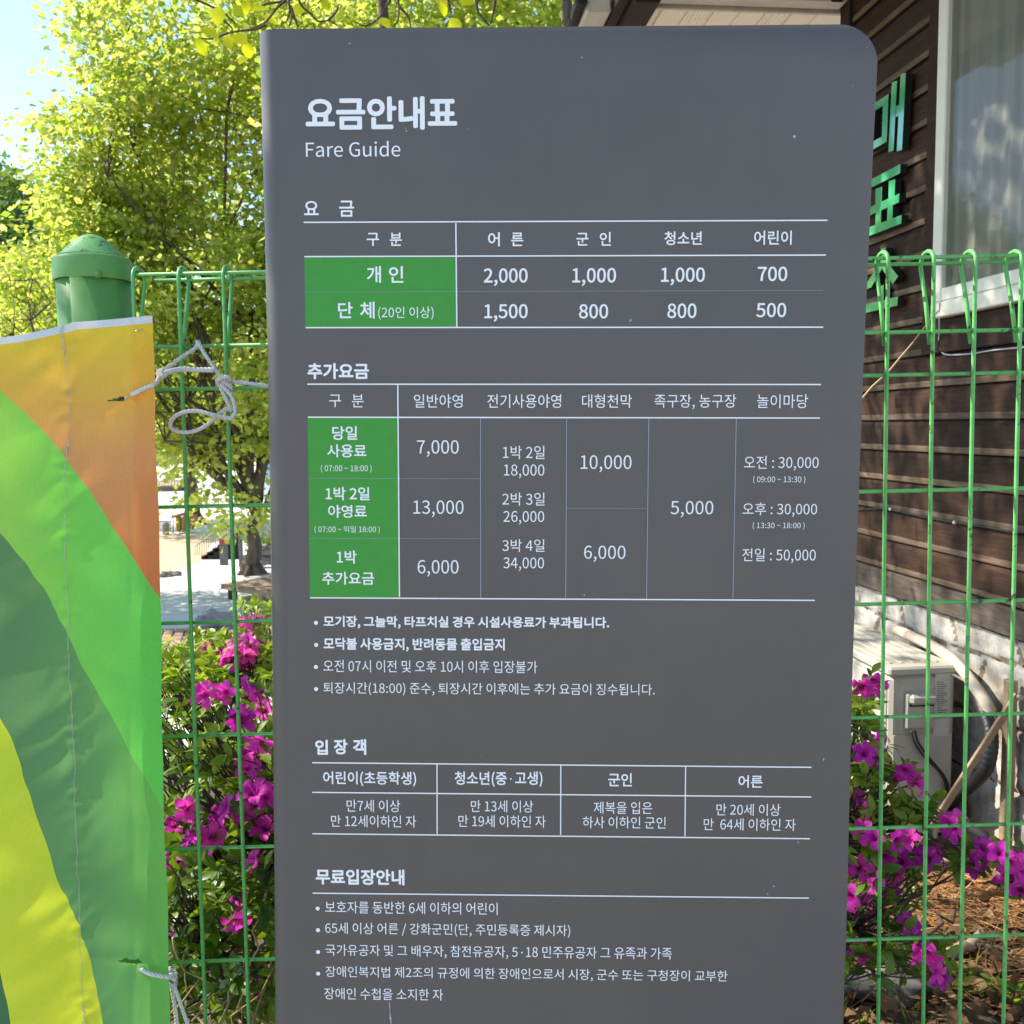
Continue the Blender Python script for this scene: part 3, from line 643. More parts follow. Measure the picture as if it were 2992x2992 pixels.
# the turned-back edge: a second layer of the same cloth on the back
hm = []; hf = []; hmi = []
cs = None
for r_ in range(ROWS):
    xr = PX[r_, -1]
    for j in range(5):
        x = xr - 66 + 66 * j / 4; y = float(np.interp(x, PX[r_], PY[r_])); p = bz_(x, y); hm.append((p.x, p.y - relief(np.array(x), np.array(y)) + (.0022 if j < 4 else .0004), p.z))
for r_ in range(3, ROWS - 1):
    for j in range(4):
        xm = PX[r_, -1] - 66 + 16.5 * (j + .5)
        if hole(xm, PY[r_, -1]): continue
        yc = PY[r_, -1]; k = 4 if yc < 1735 else (3 if yc < 2350 else 2)
        hf.append((r_ * 5 + j, (r_ + 1) * 5 + j, (r_ + 1) * 5 + j + 1, r_ * 5 + j + 1)); hmi.append(k)
mesh_obj('turned_edge', hm, hf, cm, banner, True, hmi)
M['thread'] = simple('pale thread', (.62, .56, .50), .8, .15, 200)
th = MB()
for off_ in (-4, 4):
    pts = []
    for y in np.arange(948, 3480, 7):
        o_ = off_ if y < 1335 else (off_ * .25)
        x = float(seam_x(y)) + o_ + math.sin(y / 23) * .8; p = bz_(x, y); pts.append((p.x, p.y - float(relief(np.array(x), np.array(float(y)))) - .0008, p.z))
    th.tube(pts, .00024, 5)
for y0, y1 in ((948, 1040), (1285, 1335), (2940, 3060)):            # frayed knots of thread
    pts = []
    for y in np.arange(y0, y1, 6):
        x = float(seam_x(y)) + 3 * math.sin(y / 5); p = bz_(x, y); pts.append((p.x, p.y - float(relief(np.array(x), np.array(float(y)))) - .0018, p.z))
    th.tube(pts, .0008, 5)
th.obj('seam_thread', M['thread'], banner, True)
M['steel'] = simple('steel', (.40, .36, .33), .35, .1, 100, metal=.9)
p, q = bz_(396, 968), bz_(424, 963); MB().tube([p + Vector((0, -.002, 0)), p + Vector((.001, -.0045, 0)), q + Vector((-.001, -.0045, 0)), q + Vector((0, -.002, 0))], .0009, 6).obj('staple', M['steel'], banner, True)

# ------------------------------------------------------------------ white ropes
M['rope'] = (lambda t: (t.base(t.ramp(t.noise(260, 4, .6, (1, 1, 1)), [(.3, (.56, .54, .52)), (.7, (.74, .73, .70))])), t.rough(.75), t.spec(.2), t.bump(t.noise(900, 2), .2, .001), t.m)[-1])(NT('white rope'))
def rope(mb, pts, r=.0034, pitch=.021):
    P = catmull(pts, 10); s = 0; out = [[], [], []]
    a = (P[1] - P[0]).normalized().orthogonal().normalized()
    for i, p in enumerate(P):
        t_ = (P[min(len(P) - 1, i + 1)] - P[max(0, i - 1)]).normalized(); a = (a - t_ * a.dot(t_)).normalized(); b = t_.cross(a)
        if i: s += (p - P[i - 1]).length
        for k in range(3):
            w = 2 * PI * (s / pitch + k / 3); out[k].append(p + (a * math.cos(w) + b * math.sin(w)) * r * .52)
    for k in range(3): mb.tube(out[k], r * .56, 7)
def rp(x, y, D): return at_y(400 + x / 4.83, 960 + y / 4.83, D)
RU = MB()
rope(RU, [rp(-150, 990, 1.585), rp(-110, 950, 1.565), rp(-20, 905, 1.548), rp(120, 840, 1.55), rp(250, 785, 1.555), rp(310, 700, 1.585), rp(330, 640, 1.60)])
rope(RU, [rp(330, 650, 1.60), rp(440, 545, 1.615), rp(640, 400, 1.635), rp(830, 275, 1.65), rp(860, 215, 1.66), rp(870, 190, 1.672)])
rope(RU, [rp(850, 185, 1.672), rp(875, 215, 1.652), rp(940, 330, 1.645), rp(1060, 510, 1.635), rp(1190, 690, 1.625)])
rope(RU, [rp(340, 650, 1.598), rp(460, 610, 1.60), rp(620, 575, 1.61), rp(830, 580, 1.615), rp(1050, 582, 1.612), rp(1080, 585, 1.612)], .0044)
for k in range(3):                          # wraps of the left knot
    c = [rp(330 + 26 * k + 34 * math.cos(w), 640 - 8 * k + 52 * math.sin(w), 1.598 + .009 * math.cos(w + 1.2)) for w in np.linspace(0, 2 * PI, 9)]
    rope(RU, c, .0030)
for k in range(4):                          # wraps of the right knot
    c = [rp(1215 + 34 * k + 22 * math.sin(w), 735 + 26 * k + 62 * math.sin(w), 1.632 + .013 * math.cos(w)) for w in np.linspace(0, 2 * PI, 9)]
    rope(RU, c, .0031)
rope(RU, [rp(1150, 800, 1.625), rp(1135, 740, 1.615), rp(1190, 695, 1.612), rp(1290, 690, 1.615), rp(1325, 730, 1.622)], .0036)
rope(RU, [rp(1300, 745, 1.63), rp(1420, 755, 1.63), rp(1600, 775, 1.63), rp(1780, 800, 1.63), rp(2100, 830, 1.63), rp(2500, 850, 1.64)])
rope(RU, [rp(1170, 760, 1.622), rp(1250, 850, 1.618), rp(1340, 960, 1.616), rp(1385, 1090, 1.615), rp(1385, 1200, 1.612), rp(1320, 1265, 1.61), rp(1180, 1245, 1.608), rp(1030, 1205, 1.60),
          rp(860, 1165, 1.60), rp(680, 1175, 1.60), rp(540, 1240, 1.602), rp(475, 1330, 1.605), rp(500, 1420, 1.605), rp(640, 1465, 1.605), rp(800, 1450, 1.605), rp(950, 1385, 1.606),
          rp(1080, 1285, 1.612), rp(1180, 1190, 1.617), rp(1270, 1135, 1.62), rp(1325, 1150, 1.62), rp(1300, 1080, 1.622), rp(1240, 960, 1.622), rp(1190, 850, 1.622), rp(1180, 780, 1.622)])
u = RU.obj('rope', M['rope'], None, True); put(u, 'white twisted rope knotted in a loop between the banner and the fence', 'rope', 'ropes tying the banner')
def rl(x, y, D): return at_y(450 + x / 3.926, 2500 + y / 3.926, D)
RD = MB()
rope(RD, [rl(-190, 1285, 1.59), rl(-150, 1300, 1.565), rl(-60, 1350, 1.55), rl(40, 1375, 1.552), rl(160, 1395, 1.56), rl(215, 1400, 1.575), rl(240, 1440, 1.59)])
for k in range(3):
    c = [rl(205 + 45 * math.cos(w), 1360 + 45 * k + 38 * math.sin(w) * (1 if k % 2 else -1), 1.59 + .012 * math.sin(w + .6)) for w in np.linspace(0, 2 * PI, 9)]
    rope(RD, c, .0034)
rope(RD, [rl(190, 1290, 1.62), rl(175, 1330, 1.60), rl(215, 1390, 1.59), rl(200, 1500, 1.59), rl(225, 1640, 1.59), rl(248, 1800, 1.592), rl(262, 1960, 1.595), rl(270, 2120, 1.60)])
rope(RD, [rl(225, 1420, 1.592), rl(240, 1520, 1.588), rl(290, 1660, 1.588), rl(345, 1820, 1.592), rl(390, 1960, 1.595), rl(420, 2120, 1.60)])
u = RD.obj('rope', M['rope'], None, True); put(u, 'white twisted rope with two loose ends hanging from the lower edge of the banner', 'rope', 'ropes tying the banner')
# ------------------------------------------------------------------ timber ticket office on the right
WU = Vector((-.1064, .9943, 0)).normalized(); WO = Vector((-WU.y, WU.x, 0)); W0 = Vector((1.6, 3.12, 0))      # along the wall, out of the wall
def wp(u, o, z): return W0 + WU * u + WO * o + Vector((0, 0, z))
def wuz(px, py, o=0.0):
    q = on_plane(px, py, W0 + WO * o, WO) - W0; return q.dot(WU), q.z
def wpx(px, py, o=0.0): u, z = wuz(px, py, o); return wp(u, o, z)
UF, UN, ZB, ZT = wuz(2478, 60)[0], -1.42, .858, 3.46
def wood(name, a, b, scale=9):
    t = NT(name)
    n1 = t.noise(scale, 8, .7, (1, 1, 9)); n2 = t.noise(3, 5, .6, (1, 1, 2.5))
    col = t.ramp(n1, [(.3, a), (.72, b)]); col = t.mix(.5, col, t.ramp(n2, [(.3, (.45, .45, .45)), (.7, (1.15, 1.1, 1.05))]), 'MULTIPLY')
    g_ = t.n('ShaderNodeNewGeometry'); col = t.mix(1.0, col, t.ramp(g_.outputs['Random Per Island'], [(0, (.72, .72, .72)), (1, (1.3, 1.27, 1.22))]), 'MULTIPLY')
    sp_ = t.ramp(t.noise(70, 3, .5), [(.74, (0, 0, 0)), (.78, (1, 1, 1))]); col = t.mix(sp_, col, (.09, .07, .055))
    t.base(col); t.rough(.75); t.spec(.18); t.bump(n1, .5, .004); return t.m
M['siding'] = wood('dark stained boards', (.022, .0105, .0065), (.062, .032, .020))
M['trimwood'] = wood('brown trim', (.026, .0125, .008), (.052, .027, .018))
M['greyboard'] = wood('weathered board', (.075, .058, .045), (.17, .135, .105))
M['lip'] = wood('worn board edge', (.085, .055, .036), (.20, .145, .10))
M['cream'] = simple('cream metal', (.86, .72, .54), .5, .06, 8)
M['gutter'] = simple('gutter paint', (.50, .44, .36), .45, .12, 14)
M['whiteframe'] = simple('white window frame', (.70, .66, .55), .45, .05, 12, dirt=((.25, .16, .11), 26, .70))
M['darkvoid'] = simple('dark underside', (.02, .017, .015), .9, .2, 10)
office = thing('ticket_office', 'dark brown timber ticket office with white stone base and large curtained window', 'building', tuple(W0))
# core behind the boards
mb = MB(); q = [wp(UN, -.004, 0), wp(UF, -.004, 0), wp(UF, -4, 0), wp(UN, -4, 0)]
mb.prism(q, (0, 0, ZT)); mb.obj('wall_core', M['trimwood'], office)
prof = [(.000, .000), (.000, .010), (.004, .017), (.012, .019), (.100, .019), (.112, .012), (.119, .004)]
mb, lip = MB(), MB()
ut, _ = wuz(2732, 500); uw0, zw0 = wuz(2742, 932, .03); uw1 = uw0 - 1.05
def board(mbx, z0, ua, ub):
    n = max(2, int(abs(ub - ua) / .25)); us = np.linspace(ua, ub, n); wob = [random.uniform(-.0012, .0012) for _ in us]
    v = []; f = []
    for u, w in zip(us, wob):
        for (dz, o) in prof: v.append(wp(u, o + w * .6, z0 + dz + w))
    k = len(prof)
    for i in range(n - 1):
        for j in range(k - 1): f.append((i * k + j, i * k + j + 1, (i + 1) * k + j + 1, (i + 1) * k + j))
    for e in (0, n - 1): f.append(tuple(e * k + j for j in range(k)))
    mbx.add(v, f)
zrow = 1.55 - .119 * 5; lipf = MB()
while zrow < ZT - .02:
    if zrow + .119 < zw0 - .02 or zrow > zw0 + 1.5: board(mb, zrow, UN, UF - .06); seg = [(UN, UF - .06)]
    else: board(mb, zrow, ut, UF - .06); board(mb, zrow, UN, uw1 - .09); seg = [(ut, UF - .06), (UN, uw1 - .09)]
    for (a_, b_) in seg:                       # the pale worn lower edge of each board
        us = np.linspace(a_, b_, 14); v = []; f = []
        for u in us:
            for (dz, o) in ((.0015, .0178), (.005, .0196), (.016, .0205), (.0235, .0197)): v.append(wp(u, o, zrow + dz))
        for i in range(13):
            for j in range(3): f.append((i * 4 + j, i * 4 + j + 1, (i + 1) * 4 + j + 1, (i + 1) * 4 + j))
        lipf.add(v, f)
    zrow += .119
mb.obj('siding', M['siding'], office); lipf.obj('board_edges', M['lip'], office)
def wbox(mb, u0, u1, o0, o1, z0, z1, bev=0):
    c = wp((u0 + u1) / 2, (o0 + o1) / 2, (z0 + z1) / 2); Mx = Matrix((WU, WO, Vector((0, 0, 1)))).transposed()
    return mb.box(c, (abs(u1 - u0), abs(o1 - o0), abs(z1 - z0)), Mx, bev)
mb = MB(); wbox(mb, UN, UF + .004, .004, .030, ZB, ZB + .092, .003); mb.obj('base_board', M['greyboard'], office)
mb = MB(); wbox(mb, UF - .06, UF + .022, -.05, .026, ZB + .096, ZT, .003); mb.obj('corner_board', M['trimwood'], office)
mb = MB(); wbox(mb, UF - .085, UF - .061, .0, .034, ZB + .096, ZT, .003); mb.obj('corner_batten', M['darkvoid'], office)
mb = MB(); wbox(mb, uw0 - .005, ut + .012, .0, .030, zw0 - .12, ZT - .05, .003); mb.obj('window_trim', M['trimwood'], office)
mb = MB(); wbox(mb, uw1 - .09, uw0 - .008, .0, .029, zw0 - .12, zw0 - .004, .003); mb.obj('apron_board', M['trimwood'], office)
# window
zw1 = zw0 + 1.15; fw = .060; t = NT('window glass'); t.t.nodes.remove(t.p)
g_ = t.n('ShaderNodeBsdfGlossy'); g_.inputs['Roughness'].default_value = .03; tp = t.n('ShaderNodeBsdfTransparent'); tp.inputs[0].default_value = (.88, .90, .88, 1)
fr = t.n('ShaderNodeFresnel'); fr.inputs[0].default_value = 1.3; mx = t.n('ShaderNodeMixShader'); t.l(fr.outputs[0], mx.inputs[0]); t.l(tp.outputs[0], mx.inputs[1]); t.l(g_.outputs[0], mx.inputs[2])
t.l(mx.outputs[0], t.out.inputs[0]); M['glass'] = t.m
mb = MB()
wbox(mb, uw1, uw0, .012, .062, zw0, zw0 + .052, .004); wbox(mb, uw1 + .01, uw0 - .012, .03, .055, zw0 + .054, zw0 + .10, .004)
wbox(mb, uw0 - fw, uw0, .012, .060, zw0 + .053, zw1, .004); wbox(mb, uw1, uw1 + fw, .012, .060, zw0 + .053, zw1, .004)
wbox(mb, uw1, uw0, .012, .061, zw1 + .001, zw1 + .06, .004); mb.obj('window', M['whiteframe'], office)
win = COL.objects['window']
mb = MB(); mb.add([wp(uw1 + fw, .042, zw0 + .10), wp(uw1 + fw, .042, zw1), wp(uw0 - fw, .042, zw1), wp(uw0 - fw, .042, zw0 + .10)], [(0, 1, 2, 3)]); mb.obj('pane', M['glass'], win)
M['curtain'] = simple('grey curtain', (.30, .275, .235), .85, .12, 5, stretch=(1, 1, .15))
us = np.linspace(uw1 + .02, uw0 - .02, 220); v = []; f = []
for u in us:
    o = .020 + .007 * math.sin(u * 48 + 1.4 * math.sin(u * 17)) + .003 * math.sin(u * 131)
    v += [wp(u, o, zw0 + .056), wp(u, o, zw1)]
for i in range(219): f.append((2 * i, 2 * i + 1, 2 * i + 3, 2 * i + 2))
mesh_obj('curtain', v, f, M['curtain'], win, True)
# stone base: rough blocks with raked joints
us = np.arange(UN, UF + .001, .011); zs = np.arange(-.06, ZB - .002, .0115)
Ug, Zg = np.meshgrid(us, zs)
rowh = .205; rI = np.floor((Zg + .06) / rowh + .12 * np.sin(Ug * 3.1)); off_ = (rI % 2) * .19 + np.sin(rI * 12.9) * .07
bw = .37; fu = ((Ug + off_) / bw + .10 * np.sin(Zg * 14 + rI)) % 1; fz = ((Zg + .06) / rowh + .12 * np.sin(Ug * 3.1)) % 1
e = np.minimum(np.minimum(fu, 1 - fu) * bw, np.minimum(fz, 1 - fz) * rowh)
h = .020 * np.clip(e / .014, 0, 1) ** .5
nz = sum(a * np.sin(Ug * k1 + Zg * k2 + ph) * np.cos(Zg * k1 * .9 - Ug * k2 * .7 + ph * 2) for a, k1, k2, ph in ((.006, 19, 11, 1), (.004, 41, 33, 2), (.0028, 83, 71, 4), (.002, 171, 120, .5)))
O_ = -.012 + h + .55 * nz * np.clip(e / .02, .2, 1) + rng.normal(0, .0012, Ug.shape)
P = np.array(W0)[None, None] + Ug[..., None] * np.array(WU) + O_[..., None] * np.array(WO) + Zg[..., None] * np.array((0, 0, 1.0))
ny, nx = Ug.shape; i = np.arange((ny - 1) * (nx - 1)); r_, c_ = i // (nx - 1), i % (nx - 1); a_ = r_ * nx + c_
t = NT('white stone'); n1 = t.noise(14, 8, .7)
col = t.ramp(n1, [(.25, (.20, .17, .135)), (.5, (.40, .37, .32)), (.75, (.54, .515, .465))]); st = t.ramp(t.noise(4, 5, .6), [(.58, (0, 0, 0)), (.72, (1, 1, 1))]); col = t.mix(st, col, (.24, .19, .14))
t.base(col); t.rough(.9); t.bump(t.noise(60, 6, .7), .5, .006); M['stone'] = t.m
so_ = np_mesh('stone_base', P.reshape(-1, 3), np.stack([a_, a_ + nx, a_ + nx + 1, a_ + 1], 1), M['stone'], office, True)
so_.data.materials.append(simple('raked mortar', (.20, .155, .115), .95, .3, 30, .4)); so_.data.polygons.foreach_set('material_index', ((e + .004 * np.sin(Ug * 31 + Zg * 40))[:-1, :-1].ravel() < .0085).astype(np.int32))
# roof with a deep eave over this wall
mb = MB(); wbox(mb, UN - .3, UF + .04, -4.2, .95, ZT, ZT + .12); mb.obj('eave', M['trimwood'], office)
mb = MB(); mb.prism([wp(UN - .35, 1.0, ZT + .125), wp(UN - .35, -4.25, ZT + .125), wp(UN - .35, -1.6, ZT + 1.2)], WU * (UF - UN + .4)); mb.obj('roof', M['darkvoid'], office)
# porch roof that starts at the far corner: cream ribbed soffit, gutter, brown rake board
E1 = on_plane(2474, 34, W0 + WU * (UF + .02), WU); zE = E1.z
ol = (on_plane(1905, 60, W0 + WU * (UF + .02), WU) - W0).dot(WO)
t = NT('perforated soffit'); t.rough(.5)
vo = t.n('ShaderNodeTexVoronoi'); vo.inputs['Scale'].default_value = 62; vo.inputs['Randomness'].default_value = .12; t.l(t.coord(), vo.inputs['Vector'])
t.base(t.mix(t.ramp(vo.outputs['Distance'], [(.25, (1, 1, 1)), (.31, (0, 0, 0))]), (.86, .72, .54), (.10, .07, .05))); M['perf'] = t.m
mb, mp, rb = MB(), MB(), MB()
wbox(mb, UF + .03, UF + 2.1, -.4, ol, zE, zE + .02)
o_ = .10; k = 0
while o_ < ol - .05:
    wbox(rb, UF + .045, UF + 2.1, o_, o_ + .014, zE - .008, zE - .0005, .003)
    if k % 3 == 1: wbox(mp, UF + .05, UF + 2.1, o_ + .022, o_ + .092, zE - .0025, zE - .0005)
    o_ += .115; k += 1
mb.obj('soffit', M['cream'], office); rb.obj('soffit_ribs', M['cream'], office); mp.obj('soffit_vents', M['perf'], office)
mb = MB(); wbox(mb, UF + .024, UF + .044, .0, ol + .02, zE - .010, zE + .012, .003); wbox(mb, UF - .07, UF + .02, .03, ol + .03, zE + .004, zE + .12, .008)
wbox(mb, UF - .085, UF - .055, .02, ol + .04, zE + .10, zE + .13, .004); mb.obj('gutter', M['gutter'], office)
mb = MB(); wbox(mb, UF - .074, UF - .055, .05, .11, zE + .002, zE + .06, .008); mb.obj('rust_patch', M['darkvoid'], office)
mb = MB(); wbox(mb, UF - .13, UF + 2.1, ol, ol + .11, zE - .05, zE + .16, .006); wbox(mb, UF - .10, UF + 2.1, ol + .112, ol + .16, zE - .02, zE + .16, .004); mb.obj('rake_board', M['trimwood'], office)
mb = MB(); wbox(mb, UF + .05, UF + .55, ol + .165, ol + .275, zE - .02, zE + .045, .01); mb.obj('gutter_end', M['gutter'], office)
mb = MB(); mb.tube([wp(UF + .03 + .05 * k, ol + .295 + .005 * math.sin(k), zE + .02) for k in range(8)], .024, 10); mb.obj('roof_edge', M['darkvoid'], office)
mb = MB(); wbox(mb, UF + .03, UF + 2.12, -.4, ol + .13, zE + .165, zE + .26); mb.obj('porch_roof', M['darkvoid'], office)
for (uu, oo) in ((UF + 1.9, ol - .05), (UF + 1.9, .3)):
    mb = MB(); wbox(mb, uu, uu + .12, oo, oo + .12, 0, zE - .002, .004); mb.obj('porch_post', M['trimwood'], office)
# green letters on the wall, three of them one above another
letters = thing('wall_sign', 'glossy green raised Korean letters fixed one above another on the brown boards', 'sign', tuple(wpx(2600, 900)))
t = NT('green letter face'); t.base(t.ramp(t.noise(6, 3), [(.3, (.05, .34, .15)), (.7, (.07, .40, .18))])); t.rough(.10); t.spec(.8); t.p.inputs['Coat Weight'].default_value = .6; t.p.inputs['Coat Roughness'].default_value = .04; M['letter'] = t.m
M['letterside'] = simple('black letter edge', (.012, .012, .012), .5, .1, 10)
LO = .058
def lq(x, y): return wpx(2292 + x / 1.932, y / 1.932, LO)
def letter(name, polys, lab):
    fc, sd = MB(), MB()
    for k, P_ in enumerate(polys):
        pts = [lq(*p) for p in P_]; nrm = (pts[1] - pts[0]).cross(pts[2] - pts[1])
        if nrm.dot(WO) < 0: pts = pts[::-1]
        e = WO * (k * .0002)
        fc.add([p + e for p in pts], [tuple(range(len(pts)))]); sd.prism([p - WO * .001 + e for p in pts], -WO * .026)
    o = fc.obj(name, M['letter'], letters); o['label'] = lab; sd.obj('letter_side', M['letterside'], o)
def ring(a, b, c, d, th):            # a box stroke between corners TL TR BR BL given in crop pixels: four bars
    lerp = lambda p, q, t_: (p[0] + (q[0] - p[0]) * t_, p[1] + (q[1] - p[1]) * t_)
    ia, ib, ic, id_ = [lerp(lerp(a, b, fx), lerp(d, c, fx), fy) for fx, fy in ((th, th * .62), (1 - th, th * .62), (1 - th, 1 - th * .62), (th, 1 - th * .62))]
    return [[a, b, ib, ia], [b, c, ic, ib], [c, d, id_, ic], [d, a, ia, id_]]
letter('letter', ring((478, 603), (588, 530), (578, 800), (468, 862), .28) + [[(607, 466), (637, 455), (617, 850), (588, 859)], [(657, 420), (687, 411), (665, 846), (635, 854)], [(633, 600), (651, 590), (648, 650), (630, 662)]], 'top green letter reading 매')
letter('letter', [[(470, 1023), (655, 925), (653, 977), (468, 1070)], [(515, 1066), (551, 1054), (549, 1150), (513, 1162)], [(590, 1022), (626, 1011), (622, 1112), (587, 1122)], [(465, 1178), (650, 1091), (648, 1142), (463, 1225)],
   [(516, 1196), (547, 1184), (546, 1268), (514, 1280)], [(583, 1172), (613, 1160), (611, 1240), (580, 1250)], [(455, 1292), (664, 1213), (661, 1262), (453, 1342)]], 'middle green letter reading 표')
letter('letter', [[(545, 1404), (573, 1397), (570, 1470), (543, 1480)], [(543, 1476), (570, 1466), (642, 1560), (612, 1604), (556, 1525)], [(543, 1476), (560, 1500), (490, 1622), (452, 1640), (470, 1590)],
   [(530, 1618), (562, 1608), (560, 1690), (528, 1698)], [(440, 1722), (641, 1674), (639, 1724), (438, 1772)]], 'bottom green letter reading 소')
# cables on the wall
M['cable'] = simple('black cable', (.02, .02, .02), .45, .1, 40); M['gcable'] = simple('grey cable', (.40, .40, .40), .5, .1, 40); M['clip'] = simple('white clip', (.75, .74, .70), .5, .05, 40)
def c5(x, y, o=.024): return wpx(2292 + x / 1.932, 1000 + y / 1.932, o)
cb = thing('cable', 'black cable clipped along the brown boards behind the fence', 'cable', tuple(c5(600, 945)))
mb = MB(); mb.tube(catmull([c5(300, 935), c5(415, 945), c5(520, 938), c5(600, 945), c5(790, 985), c5(960, 1015), c5(1150, 1045), c5(1280, 1068), c5(1420, 1080), c5(1700, 1140)], 5), .0035, 6); mb.obj('wire', M['cable'], cb, True)
for (x, y) in ((598, 942), (960, 1018)):
    mb = MB(); c = c5(x, y, .027); mb.box(c, (.012, .010, .012), None, .003); mb.tube([c, c + WO * .006], .003, 6); mb.obj('clip', M['clip'], cb)
mb = MB(); mb.tube(catmull([wpx(2745, 885, .066), wpx(2745, 960, .05), c5(872, 0), c5(880, 40), c5(915, 70), c5(1040, 66), c5(1180, 45), c5(1352, 28), c5(1650, 0)], 6), .0028, 6)
put(mb.obj('cable', M['gcable'], None, True), 'thin grey cable hanging from the window corner and bending along the wall', 'cable')

# ------------------------------------------------------------------ outdoor air-conditioning unit
rtop = on_plane(2794, 1943, W0 + WO * .09, WO); un = (rtop - W0).dot(WU); zt = rtop.z
zb = on_plane(2776, 2455, W0 + WO * .09, WO).z; zb = .135
DEP, LEN, OB = .232, .78, .09
ac = thing('air_conditioner', 'cream outdoor air conditioner unit beside the white stone base', 'air conditioner', tuple(wp(un + .3, OB + .1, zb)))
t = NT('aged cream enamel'); col = t.ramp(t.noise(5, 6, .6), [(.3, (.39, .35, .275)), (.7, (.50, .455, .37))]); k1 = t.ramp(t.noise(22, 7, .7), [(.66, (0, 0, 0)), (.74, (1, 1, 1))])
t.base(t.mix(k1, col, (.30, .24, .17))); t.rough(.48); M['enamel'] = t.m
M['white_enamel'] = simple('pale enamel', (.45, .42, .345), .45, .05, 6, dirt=((.34, .30, .24), 10, .66))
mb = MB(); wbox(mb, un, un + LEN, OB, OB + DEP, zb + .03, zt - .032, .012); mb.obj('body', M['enamel'], ac)
mb = MB(); wbox(mb, un - .006, un + LEN + .006, OB - .006, OB + DEP + .008, zt - .030, zt, .007); mb.obj('top_cover', M['white_enamel'], ac)
rbm = MB()
for k in range(5): wbox(rbm, un + .05, un + LEN - .05, OB + .03 + k * .042, OB + .045 + k * .042, zt - .001, zt + .003, .0015)
rbm.obj('top_ribs', M['white_enamel'], ac)
mb = MB(); wbox(mb, un + .02, un + LEN - .02, OB + DEP - .002, OB + DEP + .006, zb + .05, zt - .05, .004); mb.obj('front_panel', M['white_enamel'], ac)
mb = MB(); wbox(mb, un, un + LEN, OB, OB + DEP, zb, zb + .027, .006); mb.obj('base_pan', M['enamel'], ac)
def an(x, y, e=0.0):               # a crop-3 pixel on the near end of the unit
    q = on_plane(2480 + x / 2.147, 1850 + y / 2.147, wp(un - e, 0, 0), WU); return q
def apan(mb, x0, y0, x1, y1, e0, e1, bev=.004):
    a, b = an(x0, y0), an(x1, y1); oa, ob = sorted(((a - W0).dot(WO), (b - W0).dot(WO))); za, zb_ = sorted((a.z, b.z)); return wbox(mb, un - e1, un - e0, oa, ob, za, zb_, bev)
mb = MB(); apan(mb, 330, 330, 528, 610, -.004, .0035, .003); mb.obj('service_plate', M['enamel'], ac)
mb = MB(); apan(mb, 345, 370, 516, 590, .0037, .018, .010); mb.obj('valve_cover', M['enamel'], ac)
mb = MB(); apan(mb, 356, 372, 522, 430, .019, .040, .012); mb.obj('handle', M['white_enamel'], ac)
mb = MB(); apan(mb, 362, 432, 515, 446, .0185, .022, .001); mb.obj('handle_shade', M['darkvoid'], ac)  # raised dark strip; the shade below the handle is put into its colour
mb = MB(); apan(mb, 275, 640, 628, 1180, .0, .004, .004); mb.obj('lower_plate', M['enamel'], ac)
mb = MB(); apan(mb, 330, 1030, 545, 1290, .0, .022, .012); mb.obj('valve_housing', M['white_enamel'], ac)
M['labelpaper'] = simple('aged label', (.56, .51, .42), .7, .06, 30); M['print'] = simple('label print', (.25, .23, .20), .7, .1, 60); M['blue'] = simple('blue sticker', (.03, .14, .55), .4, .1, 30)
mb = MB(); apan(mb, 542, 250, 630, 520, .0003, .0012, .0002); lb = mb.obj('rating_label', M['labelpaper'], ac)
mb = MB()
for k in range(15):
    y = 305 + k * 13.5; apan(mb, 552, y, 552 + random.uniform(30, 68), y + 4, .0013, .0016, .0001)
mb.obj('label_lines', M['print'], lb)
mb = MB(); apan(mb, 524, 535, 620, 640, .0041, .0049, .0002); mb.obj('blank_label', M['labelpaper'], ac)
mb = MB()
for k in range(24):
    w = 2 * PI * k / 24; mb.v.append(on_plane(2482, 2065, W0 + WO * (OB + DEP + .0075), WO) + WU * (.055 * math.cos(w)) + Vector((0, 0, .055 * math.sin(w))))
mb.f.append(tuple(range(24))); mb.obj('round_sticker', M['blue'], ac)
mb = MB()
for dx_ in (0, 12):
    mb.tube(catmull([an(392 + dx_ * 2, 612, .02), an(410 + dx_ * 2, 680, .03), an(470 + dx_ * 2, 770, .035), an(560 + dx_, 860, .03), an(602 + dx_, 930, .03), an(612 + dx_, 1000, .03), an(600 + dx_, 1060, .02), an(640 + dx_, 1130, .01)], 6), .0042, 8)
mb.obj('power_cord', M['cable'], ac, True)
mb = MB()
for (x, y) in ((447, 228), (285, 240), (640, 1215), (300, 1190)): c = an(x, y); mb.tube([c + WU * .002, c - WU * .004], .005, 8)
mb.obj('screws', M['steel'], ac)
# concrete block carrying it
t = NT('pitted block'); n1 = t.noise(40, 6, .7); t.base(t.ramp(n1, [(.35, (.05, .038, .028)), (.7, (.17, .135, .10))])); t.rough(.95); t.bump(n1, 1, .02); M['block'] = t.m
mb = MB(); wbox(mb, un - .02, un + .72, OB - .03, OB + .22, -.05, zb - .002, .008); o = mb.obj('concrete_block', M['block']); put(o, 'dark pitted concrete block under the air conditioner', 'block')
